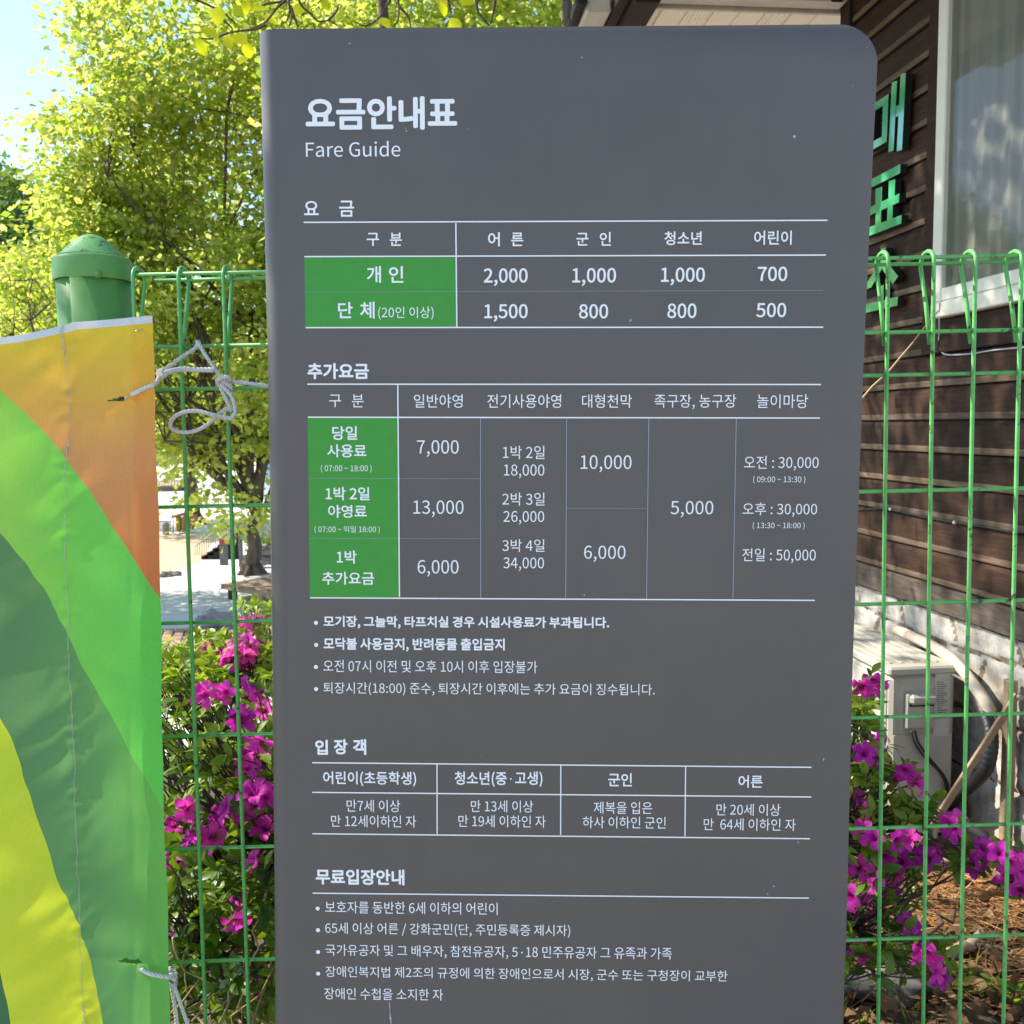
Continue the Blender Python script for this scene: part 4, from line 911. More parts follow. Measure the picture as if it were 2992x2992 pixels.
# lagged pipe and black hose
def c3(x, y, o): return wpx(2480 + x / 2.147, 1850 + y / 2.147, o)
mb = MB(); mb.tube(catmull([c3(300, -20, .07), c3(480, 60, .07), c3(600, 130, .075), c3(700, 215, .08), c3(780, 320, .08), c3(850, 420, .08), c3(890, 500, .07)], 7), .020, 12)
M['lagging'] = simple('taped lagging', (.50, .42, .32), .7, .2, 12, .3); put(mb.obj('lagged_pipe', M['lagging'], None, True), 'beige taped pipe running down the white stones to the hose', 'pipe')
pts = catmull([c3(800, 380, .07), c3(850, 500, .08), c3(885, 600, .09), c3(890, 720, .10), c3(860, 850, .11), c3(790, 930, .11), c3(700, 1000, .10), c3(640, 1060, .10), c3(600, 1090, .10)], 16)
mb = MB(); mb.tube(pts, [.023 + .0012 * (1 if (i // 2) % 2 else -1) * (0.4) for i in range(len(pts))], 14); put(mb.obj('hose', M['cable'], None, True), 'thick black hose curving down from the wall to the unit', 'hose')
mb = MB(); mb.tube(catmull([c3(600, 1090, .10), c3(700, 1180, .12), c3(850, 1270, .14), c3(960, 1340, .14), c3(1150, 1420, .12)], 6), .018, 10); put(mb.obj('drain_pipe', M['cable'], None, True), 'black drain pipe lying low along the stone base', 'pipe')
M['ply'] = wood('pale batten', (.30, .20, .12), (.46, .33, .21), 14)
br_ = thing('wall_bracket', 'pale tan bracket with a slanting strut standing against the white stones', 'bracket', tuple(c3(1040, 1200, .03)))
u_b, z1 = wuz(2480 + 1045 / 2.147, 1850 + 290 / 2.147, .03); _, z0 = wuz(2480 + 1025 / 2.147, 1850 + 1330 / 2.147, .03)
mb = MB(); wbox(mb, u_b - .014, u_b + .016, .028, .060, z0, z1, .003); mb.obj('upright', M['ply'], br_)
pa = c3(1035, 375, .055); pe = on_plane(2480 + 372 / 2.147, 1850 + 1395 / 2.147, wp(u_b - .02, 0, 0), WU)
mb = MB(); d = (pe - pa); L = d.length; d.normalize(); sd = WU; nn = d.cross(sd).normalized()
mb.box((pa + pe) / 2 - WU * .018, (.012, .022, L), Matrix((sd, nn, d)).transposed(), .002); mb.obj('strut', M['ply'], br_)
mb = MB(); zarm = on_plane(2480 + 740 / 2.147, 1850 + 1440 / 2.147, wp(u_b, 0, 0), WU).z; wbox(mb, u_b - .014, u_b + .016, .061, .47, zarm - .018, zarm + .018, .003); mb.obj('arm', M['ply'], br_)
mb = MB(); c = c3(1040, 388, .062); mb.tube([c - WU * .02, c - WU * .032], .008, 10); mb.obj('bolt', M['steel'], br_)
# ------------------------------------------------------------------ foliage materials
LF = {}
LF['spring'] = leaf_mat('spring zelkova leaves', [(.23, .34, .03), (.46, .50, .11), (.32, .43, .05), (.60, .58, .25), (.18, .30, .025), (.40, .47, .09)], .62, .5, .25, (1.5, 1.42, 1.0))
LF['deep'] = leaf_mat('green leaves', [(.10, .19, .02), (.17, .26, .025), (.07, .15, .02)], .45, .5, .25)
LF['azalea'] = leaf_mat('azalea leaves', [(.06, .13, .016), (.11, .21, .025), (.20, .30, .03), (.08, .16, .02)], .38, .36, .45, (1.6, 1.5, .5))
LF['fresh'] = leaf_mat('fresh shoots', [(.22, .33, .03), (.30, .40, .05), (.16, .27, .03)], .45, .4, .35)
LF['twigleaf'] = leaf_mat('new broad leaves', [(.36, .44, .015), (.50, .55, .03), (.28, .37, .015)], .6, .4, .35)
LF['forest'] = leaf_mat('far forest leaves', [(.12, .22, .05), (.24, .33, .08), (.16, .27, .06), (.08, .15, .04)], .35, .7, .1)  # aerial haze is put into these lightened leaf colours
LF['petal'] = leaf_mat('magenta petals', [(.74, .04, .50), (.84, .07, .58), (.62, .03, .43)], .45, .5, .2, (1.35, 1.2, 1.35), True)
LF['pinkpetal'] = leaf_mat('pink petals', [(.78, .05, .42), (.85, .12, .52)], .45, .5, .2, (1.3, 1.2, 1.3), True)
LF['dry'] = leaf_mat('dead leaves', [(.16, .08, .04), (.24, .14, .075), (.10, .05, .028), (.34, .23, .13)], .15, .8, .1, (1, 1, 1))
M['bark'] = simple('grey brown bark', (.12, .092, .07), .9, .45, 7, .8, .1, stretch=(1, 1, .25))
M['twig'] = simple('twig bark', (.10, .072, .05), .85, .3, 60, .3)
M['stem'] = simple('azalea stem', (.085, .06, .042), .85, .3, 80, .3)
M['needle'] = leaf_mat('pine needles', [(.42, .20, .075), (.30, .14, .055), (.55, .32, .14), (.22, .10, .045)], .05, .6, .2, (1, 1, 1))
M['straw'] = leaf_mat('dry stalks', [(.42, .28, .13), (.55, .40, .22), (.30, .19, .09)], .05, .6, .2, (1, 1, 1))

def smoothnoise(p, k=1.0, seed=0):
    q = p * k + seed * 7.13
    return (np.sin(q[:, 0] * 1.7 + 1.3 * np.sin(q[:, 1] * 1.1)) + np.sin(q[:, 1] * 1.9 + 1.2 * np.sin(q[:, 2] * 1.3)) + np.sin(q[:, 2] * 2.1 + 1.4 * np.sin(q[:, 0] * .9))) / 3
def sprays(cent, per, spread, flat, size, T, Tf, mat, name, parent, droop=.35, updir=.6):
    """a leaf cloud: `per` leaves round each centre, hanging in flat sprays"""
    n = len(cent) * per; c = np.repeat(cent, per, 0)
    tilt = np.repeat(rand_unit(len(cent)) * .35, per, 0)
    d = rng.normal(size=(n, 3)) * spread; d[:, 2] = d[:, 2] * flat - droop * np.hypot(d[:, 0], d[:, 1]) * .5 + (d * tilt).sum(1) * .6
    pos = c + d
    al = d.copy(); al[:, 2] -= .3 * spread; al += rng.normal(size=(n, 3)) * spread * .7
    nr = rng.normal(size=(n, 3)) * .75 + np.array((0, 0, updir))
    return scatter(name, T, Tf, pos, rot_frames(al, nr), size * rng.uniform(.45, 1.4, n), mat, parent)
def ell_pts(E, n, seed, hollow=.55, gap=-.25, k=1.0):
    """cluster centres inside a list of ellipsoids (centre, radii), more of them near the outside, with gaps"""
    w = np.array([e[1][0] * e[1][2] for e in E]); w = w / w.sum(); out = []
    for (c, r), q in zip(E, w):
        m = int(n * q); v = rand_unit(m) * (rng.uniform(hollow ** 3, 1, (m, 1)) ** (1 / 3)); out.append(np.array(c) + v * np.array(r))
    P = np.concatenate(out); return P[smoothnoise(P, k, seed) > gap]
def limb(mb, a, b, ra, rb, wob=.06, n=7, sides=7, sag=0):
    a, b = Vector(a), Vector(b); L = (b - a).length; pts = []
    for i in range(n):
        t_ = i / (n - 1); p = a.lerp(b, t_) + Vector((random.gauss(0, 1), random.gauss(0, 1), random.gauss(0, 1))) * L * wob * math.sin(PI * t_) * .5
        p.z += sag * math.sin(PI * t_) * L; pts.append(p)
    mb.tube(pts, [ra + (rb - ra) * i / (n - 1) for i in range(n)], sides); return pts
def tree(name, label, base, trunk_top, r0, E, nclus, per, spread, leaf, mat, group=None, seed=1, hollow=.5, gap=-.25, k=.45, flat=.3, limbs=True, extra=None, forks=None):
    t_ = thing(name, label, 'tree', base, group); b = Vector(base); tt = Vector(trunk_top)
    mb = MB(); H = (tt - b).length
    tp = [b + (tt - b) * q + Vector((random.gauss(0, 1), random.gauss(0, 1), 0)) * r0 * .25 for q in np.linspace(0, 1, 9)]; tp[0] = b - Vector((0, 0, .1))
    mb.tube(tp, [r0 * 1.75, r0 * 1.18] + [r0 * (1.02 - .35 * q) for q in np.linspace(0, 1, 7)], 14)
    for w in np.linspace(0, 2 * PI, 7, False):         # root flare
        d = Vector((math.cos(w), math.sin(w), 0)); mb.tube([b + d * r0 * .6 + Vector((0, 0, r0 * 1.6)), b + d * r0 * 1.25 + Vector((0, 0, r0 * .55)), b + d * r0 * 2.1 - Vector((0, 0, .05))], [r0 * .4, r0 * .42, r0 * .18], 7)
    mb.obj('trunk', M['bark'], t_, True)
    P = ell_pts(E, nclus, seed, hollow, gap, k)
    if extra is not None: P = np.concatenate([P, extra])
    mb = MB()
    for (p0, p1, a_, c_) in (forks or []): limb(mb, p0, p1, a_, c_, .10, 8, 9)
    for (c, r) in E:
        c = Vector(c); tip = c + Vector((random.uniform(-.3, .3) * r[0], random.uniform(-.3, .3) * r[1], .25 * r[2]))
        pts = limb(mb, tp[-1 - random.randint(0, 2)], tip, r0 * .42, r0 * .08, .12, 9, 8)
        for q in range(10):
            s0 = pts[random.randint(2, 8)]; e = c + Vector(tuple(rand_unit(1)[0])) * .85 * min(r)
            e = c + Vector(((e - c).x / min(r) * r[0], (e - c).y / min(r) * r[1], (e - c).z / min(r) * r[2])); q2 = limb(mb, s0, e, r0 * .11, r0 * .025, .12, 6, 5)
            for s in range(2):
                s1 = q2[random.randint(2, 5)]; limb(mb, s1, s1 + Vector(tuple(rand_unit(1)[0])) * min(r) * .4, r0 * .04, r0 * .015, .1, 4, 4)
    mb.obj('limbs', M['bark'], t_, True)
    sprays(P, per, spread, flat, leaf, L_FAR, L_FAR_F, mat, 'crown', t_)
    return t_
def epx(px, py, D, rx, ry, rd=None):
    c = at_y(px, py, D); s = D / F; return (tuple(c), (rx * s, (rd or rx) * s, ry * s))
# big spring-green zelkova beyond the lot
D = 29.0
tb = on_z(738, 1678, -3.0); D = tb.y
E = [epx(640, 180, D, 360, 330), epx(440, 420, D, 290, 190), epx(390, 620, D, 240, 150), epx(560, 800, D, 330, 210), epx(270, 800, D, 240, 140), epx(700, 1080, D, 330, 230), epx(500, 1150, D, 240, 170),
     epx(640, 1290, D, 200, 70), epx(900, 100, D, 380, 300), epx(1000, 600, D, 350, 350), epx(950, 1050, D, 350, 250), epx(340, 100, D, 130, 140), epx(250, 540, D, 120, 80), epx(130, 900, D, 190, 130)]
ex_ = np.array([tuple(at_y(x, y, D + random.uniform(-2, 1))) for x, y in [(640 + random.gauss(0, 50), 1440 + random.gauss(0, 16)) for _ in range(8)] + [(655 + random.gauss(0, 22), 1515 + random.gauss(0, 10)) for _ in range(3)] + [(735 + random.gauss(0, 30), 1490 + random.gauss(0, 26)) for _ in range(6)] + [(500 + random.gauss(0, 24), 1400 + random.gauss(0, 16)) for _ in range(2)]])
fk = [(at_y(742, 1475, D), at_y(570, 1340, D), .20, .11), (at_y(745, 1470, D), at_y(690, 1250, D), .22, .12), (at_y(570, 1345, D), at_y(480, 1100, D), .11, .05), (at_y(750, 1465, D), at_y(840, 1150, D), .2, .1), (at_y(690, 1250, D), at_y(560, 900, D), .12, .05)]
tree('zelkova_tree', 'large spring green tree with a bare brown trunk beside the wooden platform', tuple(tb), tuple(at_y(745, 1465, D)), .235, E, 3000, 36, .48, .22, LF['spring'], 'trees beyond the fence', 3, .42, -.30, .5, .22, extra=ex_, forks=fk)
tb = on_z(565, 1532, -3.0); D2 = tb.y
E = [epx(520, 1150, D2, 330, 230), epx(760, 1000, D2, 300, 300), epx(300, 1000, D2, 330, 260), epx(480, 700, D2, 300, 300)]
tree('zelkova_tree', 'farther spring green tree with a thick dark trunk next to the yellow bins', tuple(tb), tuple(at_y(560, 1330, D2)), .34, E, 900, 30, .6, .32, LF['spring'], 'trees beyond the fence', 9, .4, -.3, .4)
tb = Vector((-1.0, 26, -3)); E = [epx(1250, 60, 26, 330, 260), epx(1560, 40, 26, 300, 260), epx(1400, 420, 26, 420, 320), epx(1050, 250, 26, 260, 260), epx(1780, 250, 26, 260, 300)]
tree('zelkova_tree', 'yellow green tree whose top shows over the upper edge of the sign', tuple(tb), (-.9, 26, 1.5), .22, E, 1300, 34, .42, .20, LF['spring'], 'trees beyond the fence', 5, .4, -.35, .5)
tb = Vector((-9.9, 24, -3)); E = [epx(60, 850, 24, 170, 140), epx(-180, 930, 24, 220, 170), epx(-130, 1130, 26, 280, 130), epx(160, 960, 24, 200, 150), epx(-60, 1020, 24, 260, 200)]  # the third ellipsoid is unseen foliage added to shade the sand
tree('zelkova_tree', 'low yellow green tree behind the green post and the banner', tuple(tb), (-10.3, 24, .3), .18, E, 800, 34, .36, .18, LF['spring'], 'trees beyond the fence', 7, .4, -.3, .55)

# the near tree that stands behind the sign: twigs dip into the picture, its crown shades the wall
nt_ = thing('shade_tree', 'slender tree with bare dark twigs and new broad leaves above the sign', 'tree', (-.35, 5.4, -.25))
mb = MB()
stem = [(-.35, 5.4, -.4), (-.38, 5.42, .8), (-.5, 5.4, 1.8), (-.60, 5.4, 2.8), (-.66, 5.4, 3.9), (-.9, 5.5, 5.2)]
mb.tube(stem, [.075, .06, .05, .038, .026, .018], 10)
mb.tube([(-.38, 5.42, .6), (.1, 5.5, 1.9), (.35, 5.6, 3.2), (.3, 5.4, 5.0)], [.05, .045, .032, .02], 9); mb.obj('trunk', M['twig'], nt_, True)
mb = MB()
for _ in range(60):
    a_ = Vector((random.uniform(-.9, .3), random.uniform(5.2, 5.6), random.uniform(4.4, 5.3))); b_ = Vector((random.uniform(-4.2, 1.6), random.uniform(3.2, 8.2), 0)); b_.z = 3.4 + .434 * b_.y * .75 + random.uniform(.4, 2.6)
    limb(mb, a_, b_, .016, .005, .12, 7, 5, .05)
DT = 4.4
def tw(x, y, D_=DT): return at_y(x, y, D_)
def c1(x, y): return (x / 1.932, y / 1.932)
def z6(x, y): return (560 + x * .6211, y * .6211)
twl = [[z6(440, 5), z6(400, 40), z6(360, 90), z6(335, 112), z6(260, 140), z6(180, 155)], [z6(440, 5), z6(350, 20), z6(285, 48), z6(210, 52), z6(190, 10)], [z6(455, 0), z6(462, 60), z6(440, 110)], [z6(470, 40), z6(490, 100), z6(500, 125)],
       [z6(500, -10), z6(520, 30), z6(560, 65), z6(595, 100), z6(650, 98), z6(685, 122)], [z6(640, 98), z6(680, 55), z6(690, 20)], [z6(935, 0), z6(910, 40), z6(880, 85), z6(820, 122), z6(765, 102)], [z6(968, -20), z6(975, 40), z6(970, 95), z6(945, 128)],
       [z6(975, 30), z6(1020, 80), z6(1030, 128)], [z6(1205, -10), z6(1215, 40), z6(1225, 60)], [c1(1290, 185), c1(1240, 205), c1(1190, 220), c1(1130, 215)], [c1(1500, 140), c1(1440, 165), c1(1350, 175), c1(1290, 185)],
       [c1(1640, 30), c1(1650, 90), c1(1630, 150)], [c1(1230, 60), c1(1260, 110), c1(1310, 160), c1(1300, 185)], [z6(1340, 0), z6(1350, 60), z6(1400, 120)], [z6(1430, 0), z6(1420, 60), z6(1405, 115)], [(530, -20), (640, 30), (690, 70)]]
for k, P_ in enumerate(twl):
    dd = DT + .25 * math.sin(k * 2.1); pts = catmull([tw(x, y, dd) for x, y in P_], 4); n = len(pts); mb.tube(pts, [.0062 - .0036 * i / n for i in range(n)], 6)
for (x, y) in ((560 + 440 * .62, 4), (560 + 500 * .62, -6), (560 + 935 * .62, 0), (560 + 968 * .62, -12), (760, -2), (1308, -6), (1400, 0)):
    a_ = tw(x, y); limb(mb, a_, Vector((-.66 + random.uniform(-.3, .3), 5.4, random.uniform(4.2, 4.9))), .006, .012, .08, 6, 6)
mb.obj('branches', M['twig'], nt_, True)
lv = [c1(1395, 15), c1(1345, 95), c1(1262, 50), c1(1512, 112), c1(1470, 25), c1(1255, 172), c1(1280, 262), c1(1120, 232), c1(1410, 250), c1(1660, 8), c1(1150, 180), c1(1300, 212), c1(1400, 205), c1(1100, 262), c1(1210, 130), c1(1420, 330), c1(1330, 215),
      z6(1190, 20), z6(1275, 15), z6(1240, 95), z6(910, 95), z6(470, 10), z6(480, 70), z6(330, 20), z6(270, 12), z6(690, 98), z6(640, 15), z6(1180, 5), c1(1500, 20), c1(1540, 60)]
n = len(lv); pos = np.array([tuple(tw(x - 12, y - 8, DT + random.uniform(-.25, .25))) for x, y in lv])
al = rng.normal(size=(n, 3)) * .7 + np.array((.5, 0, -.3)); nr = np.stack([rng.normal(0, .5, n), -np.ones(n) * .9, rng.normal(.5, .4, n)], 1)
scatter('twig_leaves', L_BROAD, L_NEAR_F, pos, rot_frames(al, nr), rng.uniform(.058, .088, n), LF['twigleaf'], nt_)
m = 1250; cx = np.stack([rng.uniform(-7.2, 1.7, m), rng.uniform(1.9, 8.6, m), np.zeros(m)], 1); cx[:, 2] = 2.75 + .445 * cx[:, 1] + rng.uniform(.15, 2.6, m)
cx = cx[smoothnoise(cx, 1.1, 4) > -.12]
# openings cut in the unseen crown to let sun onto chosen spots
for (gx, gy, gz0, rr) in ((1.30, 2.95, 0, .62), (1.15, 3.75, .72, .34), (.72, 2.15, .8, .22), (1.1, 1.66, 1.5, .5), (-.45, 2.4, .95, .30), (-.62, 2.05, .35, .2), (-.95, 3.5, .9, .6), (.7, 5.6, 0, 1.1), (1.0, 7.2, 0, 1.1), (-.6, 6.3, 0, 1.1), (-1.4, 5.2, 0, .7)):
    q = cx - np.array((gx, gy, gz0)); sv = np.array(tuple(SUN)); d = np.linalg.norm(q - (q @ sv)[:, None] * sv, axis=1); cx = cx[d > rr]
cx = np.concatenate([cx, np.array([(-.75, 1.72, 1.85)]) + np.array([tuple(SUN)]) * rng.uniform(5.4, 7, (34, 1)) + rng.normal(0, .28, (34, 3))])  # unseen leaf clusters added sunward of the post to shade it
cx = np.concatenate([cx, np.array([(1.58, 3.35, 2.45)]) + np.array([tuple(SUN)]) * rng.uniform(3.6, 6.5, (60, 1)) + rng.normal(0, .42, (60, 3))]); cx = cx[cx[:, 2] > 2.7 + .445 * cx[:, 1]]  # more unseen clusters, added to keep sun off the window
o = sprays(cx, 22, .26, .5, .10, L_FAR, L_FAR_F, LF['twigleaf'], 'crown', nt_)
# ------------------------------------------------------------------ azalea bushes
def flower_mesh(seed, name):
    r_ = np.random.default_rng(seed); V = []; Fc = []
    for k in range(5):
        a = 2 * PI * k / 5 + r_.normal(0, .08); L = r_.uniform(.9, 1.08); W_ = r_.uniform(.28, .345); drop = r_.uniform(-.18, .22); nb = len(V)
        side = np.array((-math.sin(a), math.cos(a), 0)); out = np.array((math.cos(a), math.sin(a), 0))
        prof = [(.03, .0, .06), (.17, .36, .17), (.38, .66, .33), (.66, .80, .47 - .3 * drop), (.90, .72, .30 - drop), (1.0, .62, 0)]
        for i, (rr, zz, ww) in enumerate(prof):
            ww = (.05, .17, .33, .40, .25, .02)[i] * W_ / .38
            for j, s in enumerate((-1, -.5, 0, .5, 1)):
                wv = ww * s; z = zz * .85 - drop * rr * rr * .5 + .09 * abs(s) * ww / .4 + r_.normal(0, .028)
                V.append(out * rr * L + side * wv + np.array((0, 0, z)))
        for i in range(5):
            for j in range(4): q = nb + i * 5 + j; Fc.append((q, q + 5, q + 6, q + 1))
    for k in range(7):                                  # stamens
        a = r_.uniform(0, 2 * PI); nb = len(V); tip = np.array((math.cos(a) * .22 + .12, math.sin(a) * .22, 1.05 + r_.uniform(-.1, .2))); b_ = np.array((0, 0, .05)); s = np.array((-math.sin(a), math.cos(a), 0)) * .010
        V += [b_ - s, b_ + s, tip + s, tip - s]; Fc.append((nb, nb + 1, nb + 2, nb + 3))
    me = bpy.data.meshes.new(name); me.from_pydata([tuple(v) for v in V], [], Fc); me.polygons.foreach_set('use_smooth', [True] * len(me.polygons)); me.update(); return me
FM = [flower_mesh(k, 'flower') for k in range(4)]
for m_ in FM: m_.materials.append(LF['petal'])
FMP = [flower_mesh(k + 10, 'flower') for k in range(3)]
for m_ in FMP: m_.materials.append(LF['pinkpetal'])
def whorls(tips, dirs, per, size, mat, parent, name='leaves'):
    n = len(tips) * per; c = np.repeat(tips, per, 0); d = np.repeat(dirs, per, 0)
    ang = rng.uniform(0, 2 * PI, n); a = np.cross(d, rand_unit(1)); a /= np.linalg.norm(a, axis=1, keepdims=True) + 1e-9; b = np.cross(d, a)
    out = a * np.cos(ang)[:, None] + b * np.sin(ang)[:, None]
    al = out * rng.uniform(.7, 1.2, (n, 1)) + d * rng.uniform(.1, .9, (n, 1)) + np.array((0, 0, -.12))
    nr = d * 1.0 - out * .4 + rng.normal(0, .3, (n, 3))
    return scatter(name, L_NEAR * np.array((1.15, 1, 1)), L_NEAR_F, c + d * rng.uniform(-.02, .006, (n, 1)), rot_frames(al, nr), size * rng.uniform(.55, 1.2, n), mat, parent)
def bush(name, label, base, fl, boxes, nw, D, leaf=.045, fsize=.030, meshes=None, fresh=.25, group='azalea bushes behind the fence', lp=6, dj=.16, extra_tips=None):
    """fl: flower pixels; boxes: pixel boxes (x0, y0, x1, y1, near D, far D, share) filled with leaf whorls"""
    t_ = thing(name, label, 'bush', base, group); b = Vector(base); tips = []; mb = MB()
    fpos = []
    for (x, y) in fl:
        dd = D + random.uniform(-dj, dj); p = at_y(x, y, dd); fpos.append(p)
    for (x0, y0, x1, y1, dn_, df_, sh) in boxes:
        for _ in range(int(nw * sh)):
            p = at_y(random.uniform(x0, x1), random.uniform(y0, y1), random.uniform(dn_, df_))
            if p.z > .03: tips.append(p)
    if extra_tips: tips += [Vector(p) for p in extra_tips]
    T_ = np.array([tuple(p) for p in tips]); cb = np.array(tuple(b))
    dirs = T_ - cb; dirs[:, 2] = np.abs(dirs[:, 2]) * .5 + .15; dirs += rng.normal(0, .35, dirs.shape); dirs /= np.linalg.norm(dirs, axis=1, keepdims=True)
    allp = [Vector(p) for p in T_] + fpos
    hubs = [b + Vector((random.gauss(0, .16), random.gauss(0, .12), random.uniform(.25, .6) * (max(p.z for p in allp)))) for _ in range(14)]
    for h_ in hubs: limb(mb, b + Vector((random.gauss(0, .08), random.gauss(0, .08), -.03)), h_, .007, .0045, .12, 6, 5)
    for p in allp:
        h_ = min(hubs, key=lambda q: (q - p).length + (1 if q.z > p.z + .05 else 0)); limb(mb, h_, p, .0036, .0013, .10, 6, 4)
    mb.obj('branches', M['stem'], t_, True)
    k = int(len(T_) * fresh); order = np.argsort(-T_[:, 2] + rng.normal(0, .15, len(T_)))
    fr, ol_ = order[:k], order[k:]
    whorls(T_[ol_], dirs[ol_], lp, leaf, LF['azalea'], t_, 'leaves')
    if k: whorls(T_[fr], dirs[fr], lp + 1, leaf * .85, LF['fresh'], t_, 'young_leaves')
    fa = np.array([tuple(p) for p in fpos])
    if len(fa): whorls(fa, np.tile((0, -.3, .9), (len(fa), 1)) + rng.normal(0, .3, fa.shape), 4, leaf * .8, LF['azalea'], t_, 'flower_leaves')
    for i, p in enumerate(fpos):
        o = bpy.data.objects.new('flower', random.choice(meshes or FM)); COL.objects.link(o)
        dv = Vector((random.gauss(0, .75), -.8 + random.gauss(0, .4), .25 + random.gauss(0, .55))).normalized()
        o.location = p; o.rotation_euler = dv.to_track_quat('Z', 'Y').to_euler(); s = fsize * random.uniform(.85, 1.15); o.scale = (s, s, s * random.uniform(.8, 1.1)); attach(o, t_)
    return t_
fl1 = [(600, 2030), (690, 2085), (733, 2092), (715, 2225), (762, 2205), (750, 2330), (720, 2250), (652, 2385), (678, 2365), (668, 2410), (555, 2428), (575, 2455), (612, 2445), (630, 2420), (520, 2515), (500, 2490), (543, 2362),
       (548, 2582), (690, 2665), (735, 2662), (522, 2745), (545, 2760), (772, 2405), (782, 2430), (768, 2905), (785, 2880), (748, 1998), (770, 2015), (760, 2300), (735, 2215), (780, 2080), (765, 2150), (775, 2200), (745, 2280), (735, 2345), (770, 2330), (700, 2370), (775, 2480), (760, 2520), (510, 2420), (585, 2420), (630, 2460), (595, 2470), (720, 2640), (500, 2530), (715, 2685), (690, 2110), (660, 2015)]
bush('azalea_bush', 'azalea bush with purple flowers in the gap between the banner and the sign', (-.62, 2.35, -.01), fl1,
     [(380, 1960, 860, 2250, 2.0, 2.7, .34), (420, 2200, 900, 2700, 1.95, 2.6, .42), (440, 2520, 860, 2960, 1.95, 2.3, .36), (430, 1915, 640, 2010, 2.2, 2.7, .12)], 470, 2.05, .047, .032, fresh=.38)
fl2 = [(random.gauss(722, 32), random.gauss(1905, 22)) for _ in range(26)] + [(random.gauss(650, 26), random.gauss(1925, 18)) for _ in range(12)] + [(random.gauss(560, 40), random.gauss(1955, 10)) for _ in range(6)] + [(725, 1808), (745, 1806), (735, 1815)]
bush('azalea_bush', 'farther azalea bush with bright pink flowers rising above the nearer bush', (-.95, 3.6, -.02), fl2, [(430, 1880, 830, 2010, 3.3, 3.9, .7), (560, 1830, 800, 1900, 3.4, 3.8, .15), (690, 1760, 800, 1860, 3.4, 3.8, .12)], 260, 3.45, .05, .036, FMP, .8)
fl3 = [(2532, 1985), (2545, 1972), (2520, 2000), (2548, 2008), (2545, 2165), (2518, 2205), (2575, 2222), (2555, 2205), (2640, 2240), (2615, 2290), (2672, 2288), (2660, 2262), (2530, 2362), (2488, 2335), (2548, 2380), (2560, 2455), (2610, 2450), (2535, 2435), (2655, 2455), (2672, 2440), (2580, 2490),
       (2512, 2535), (2540, 2575), (2520, 2595), (2640, 2520), (2680, 2500), (2625, 2545), (2717, 2515), (2725, 2500), (2600, 2590), (2580, 2600), (2498, 2620), (2480, 2660), (2510, 2645), (2625, 2685), (2650, 2720), (2665, 2745), (2635, 2705), (2485, 2775), (2525, 2775), (2665, 2770), (2710, 2765), (2690, 2785), (2785, 2400), (2800, 2412), (2862, 2480), (2838, 2522), (2850, 2535), (2825, 2505), (2722, 2832), (2742, 2852)]
bush('azalea_bush', 'azalea bush with deep purple flowers between the sign and the air conditioner', (.55, 2.3, -.01), fl3,
     [(2380, 2020, 2560, 2140, 2.05, 2.35, .10), (2360, 2160, 2600, 2420, 2.05, 2.45, .22), (2360, 2400, 2680, 2760, 2.05, 2.5, .36), (2620, 2330, 2720, 2420, 2.1, 2.25, .05), (2400, 2740, 2760, 2860, 2.05, 2.4, .14), (2790, 2480, 2870, 2560, 2.1, 2.2, .03), (2100, 2100, 2400, 2800, 2.1, 2.7, .1)], 330, 2.12, .046, .031, fresh=.2)
bush('azalea_bush', 'azalea sprig with purple flowers reaching in at the right edge', (1.85, 2.2, 0), [(2920, 2495), (2948, 2510), (2975, 2542), (2985, 2500), (2962, 2578), (2980, 2605), (2995, 2560), (3020, 2520), (3040, 2600), (2905, 2488)],
     [(2900, 2480, 3010, 2600, 2.1, 2.2, .4), (3000, 2400, 3300, 2800, 2.1, 2.4, .6)], 30, 2.12, .045, .033, fresh=.5)

# ------------------------------------------------------------------ litter, stalks and weeds on the ground
def gp(px, py):                                       # a point on the ground near the fence
    return on_z(px, py, .0)
n = 5200; xx = rng.uniform(.35, 1.75, n); yy = rng.uniform(2.45, 3.35, n); yy = np.where(rng.random(n) < .6, rng.normal(2.98, .12, n), yy)
w = rng.uniform(0, 2 * PI, n); L = rng.uniform(.06, .14, n); pos = np.stack([xx, yy, gz(xx, yy) + rng.uniform(.002, .045, n) * (1 + .4 * np.sin(xx * 9))], 1)
T = np.array([(-.012, 0, 0), (.012, 0, 0), (.010, .5, .03), (-.010, .5, .03), (.006, 1, 0), (-.006, 1, 0)]); Tf = np.array([(0, 1, 2, 3), (3, 2, 4, 5)])
al = np.stack([np.cos(w), np.sin(w) * .45, rng.normal(0, .16, n)], 1); o = scatter('pine_needles', T, Tf, pos, rot_frames(al, np.array((0, -.5, 1.0)) + rng.normal(0, .35, (n, 3))), L, M['needle'])
put(o, 'rusty fallen pine needles covering the ground by the stone base', 'litter', kind='stuff')
n = 1500; xx = np.concatenate([rng.uniform(-1.5, 1.8, n // 2), rng.uniform(.3, 1.6, n - n // 2)]); yy = np.concatenate([rng.uniform(1.9, 4.0, n // 2), rng.uniform(2.25, 3.1, n - n // 2)])
pos = np.stack([xx, yy, gz(xx, yy) + rng.uniform(.003, .03, n)], 1); al = rng.normal(size=(n, 3)); al[:, 2] *= .35
T = L_BROAD.copy(); T[:, 2] *= 2.6
o = scatter('leaf_litter', T, L_NEAR_F, pos, rot_frames(al, np.array((0, 0, 1.0)) + rng.normal(0, .45, (n, 3))), rng.uniform(.03, .085, n), LF['dry']); put(o, 'curled brown dead leaves lying under the bushes', 'litter', kind='stuff')
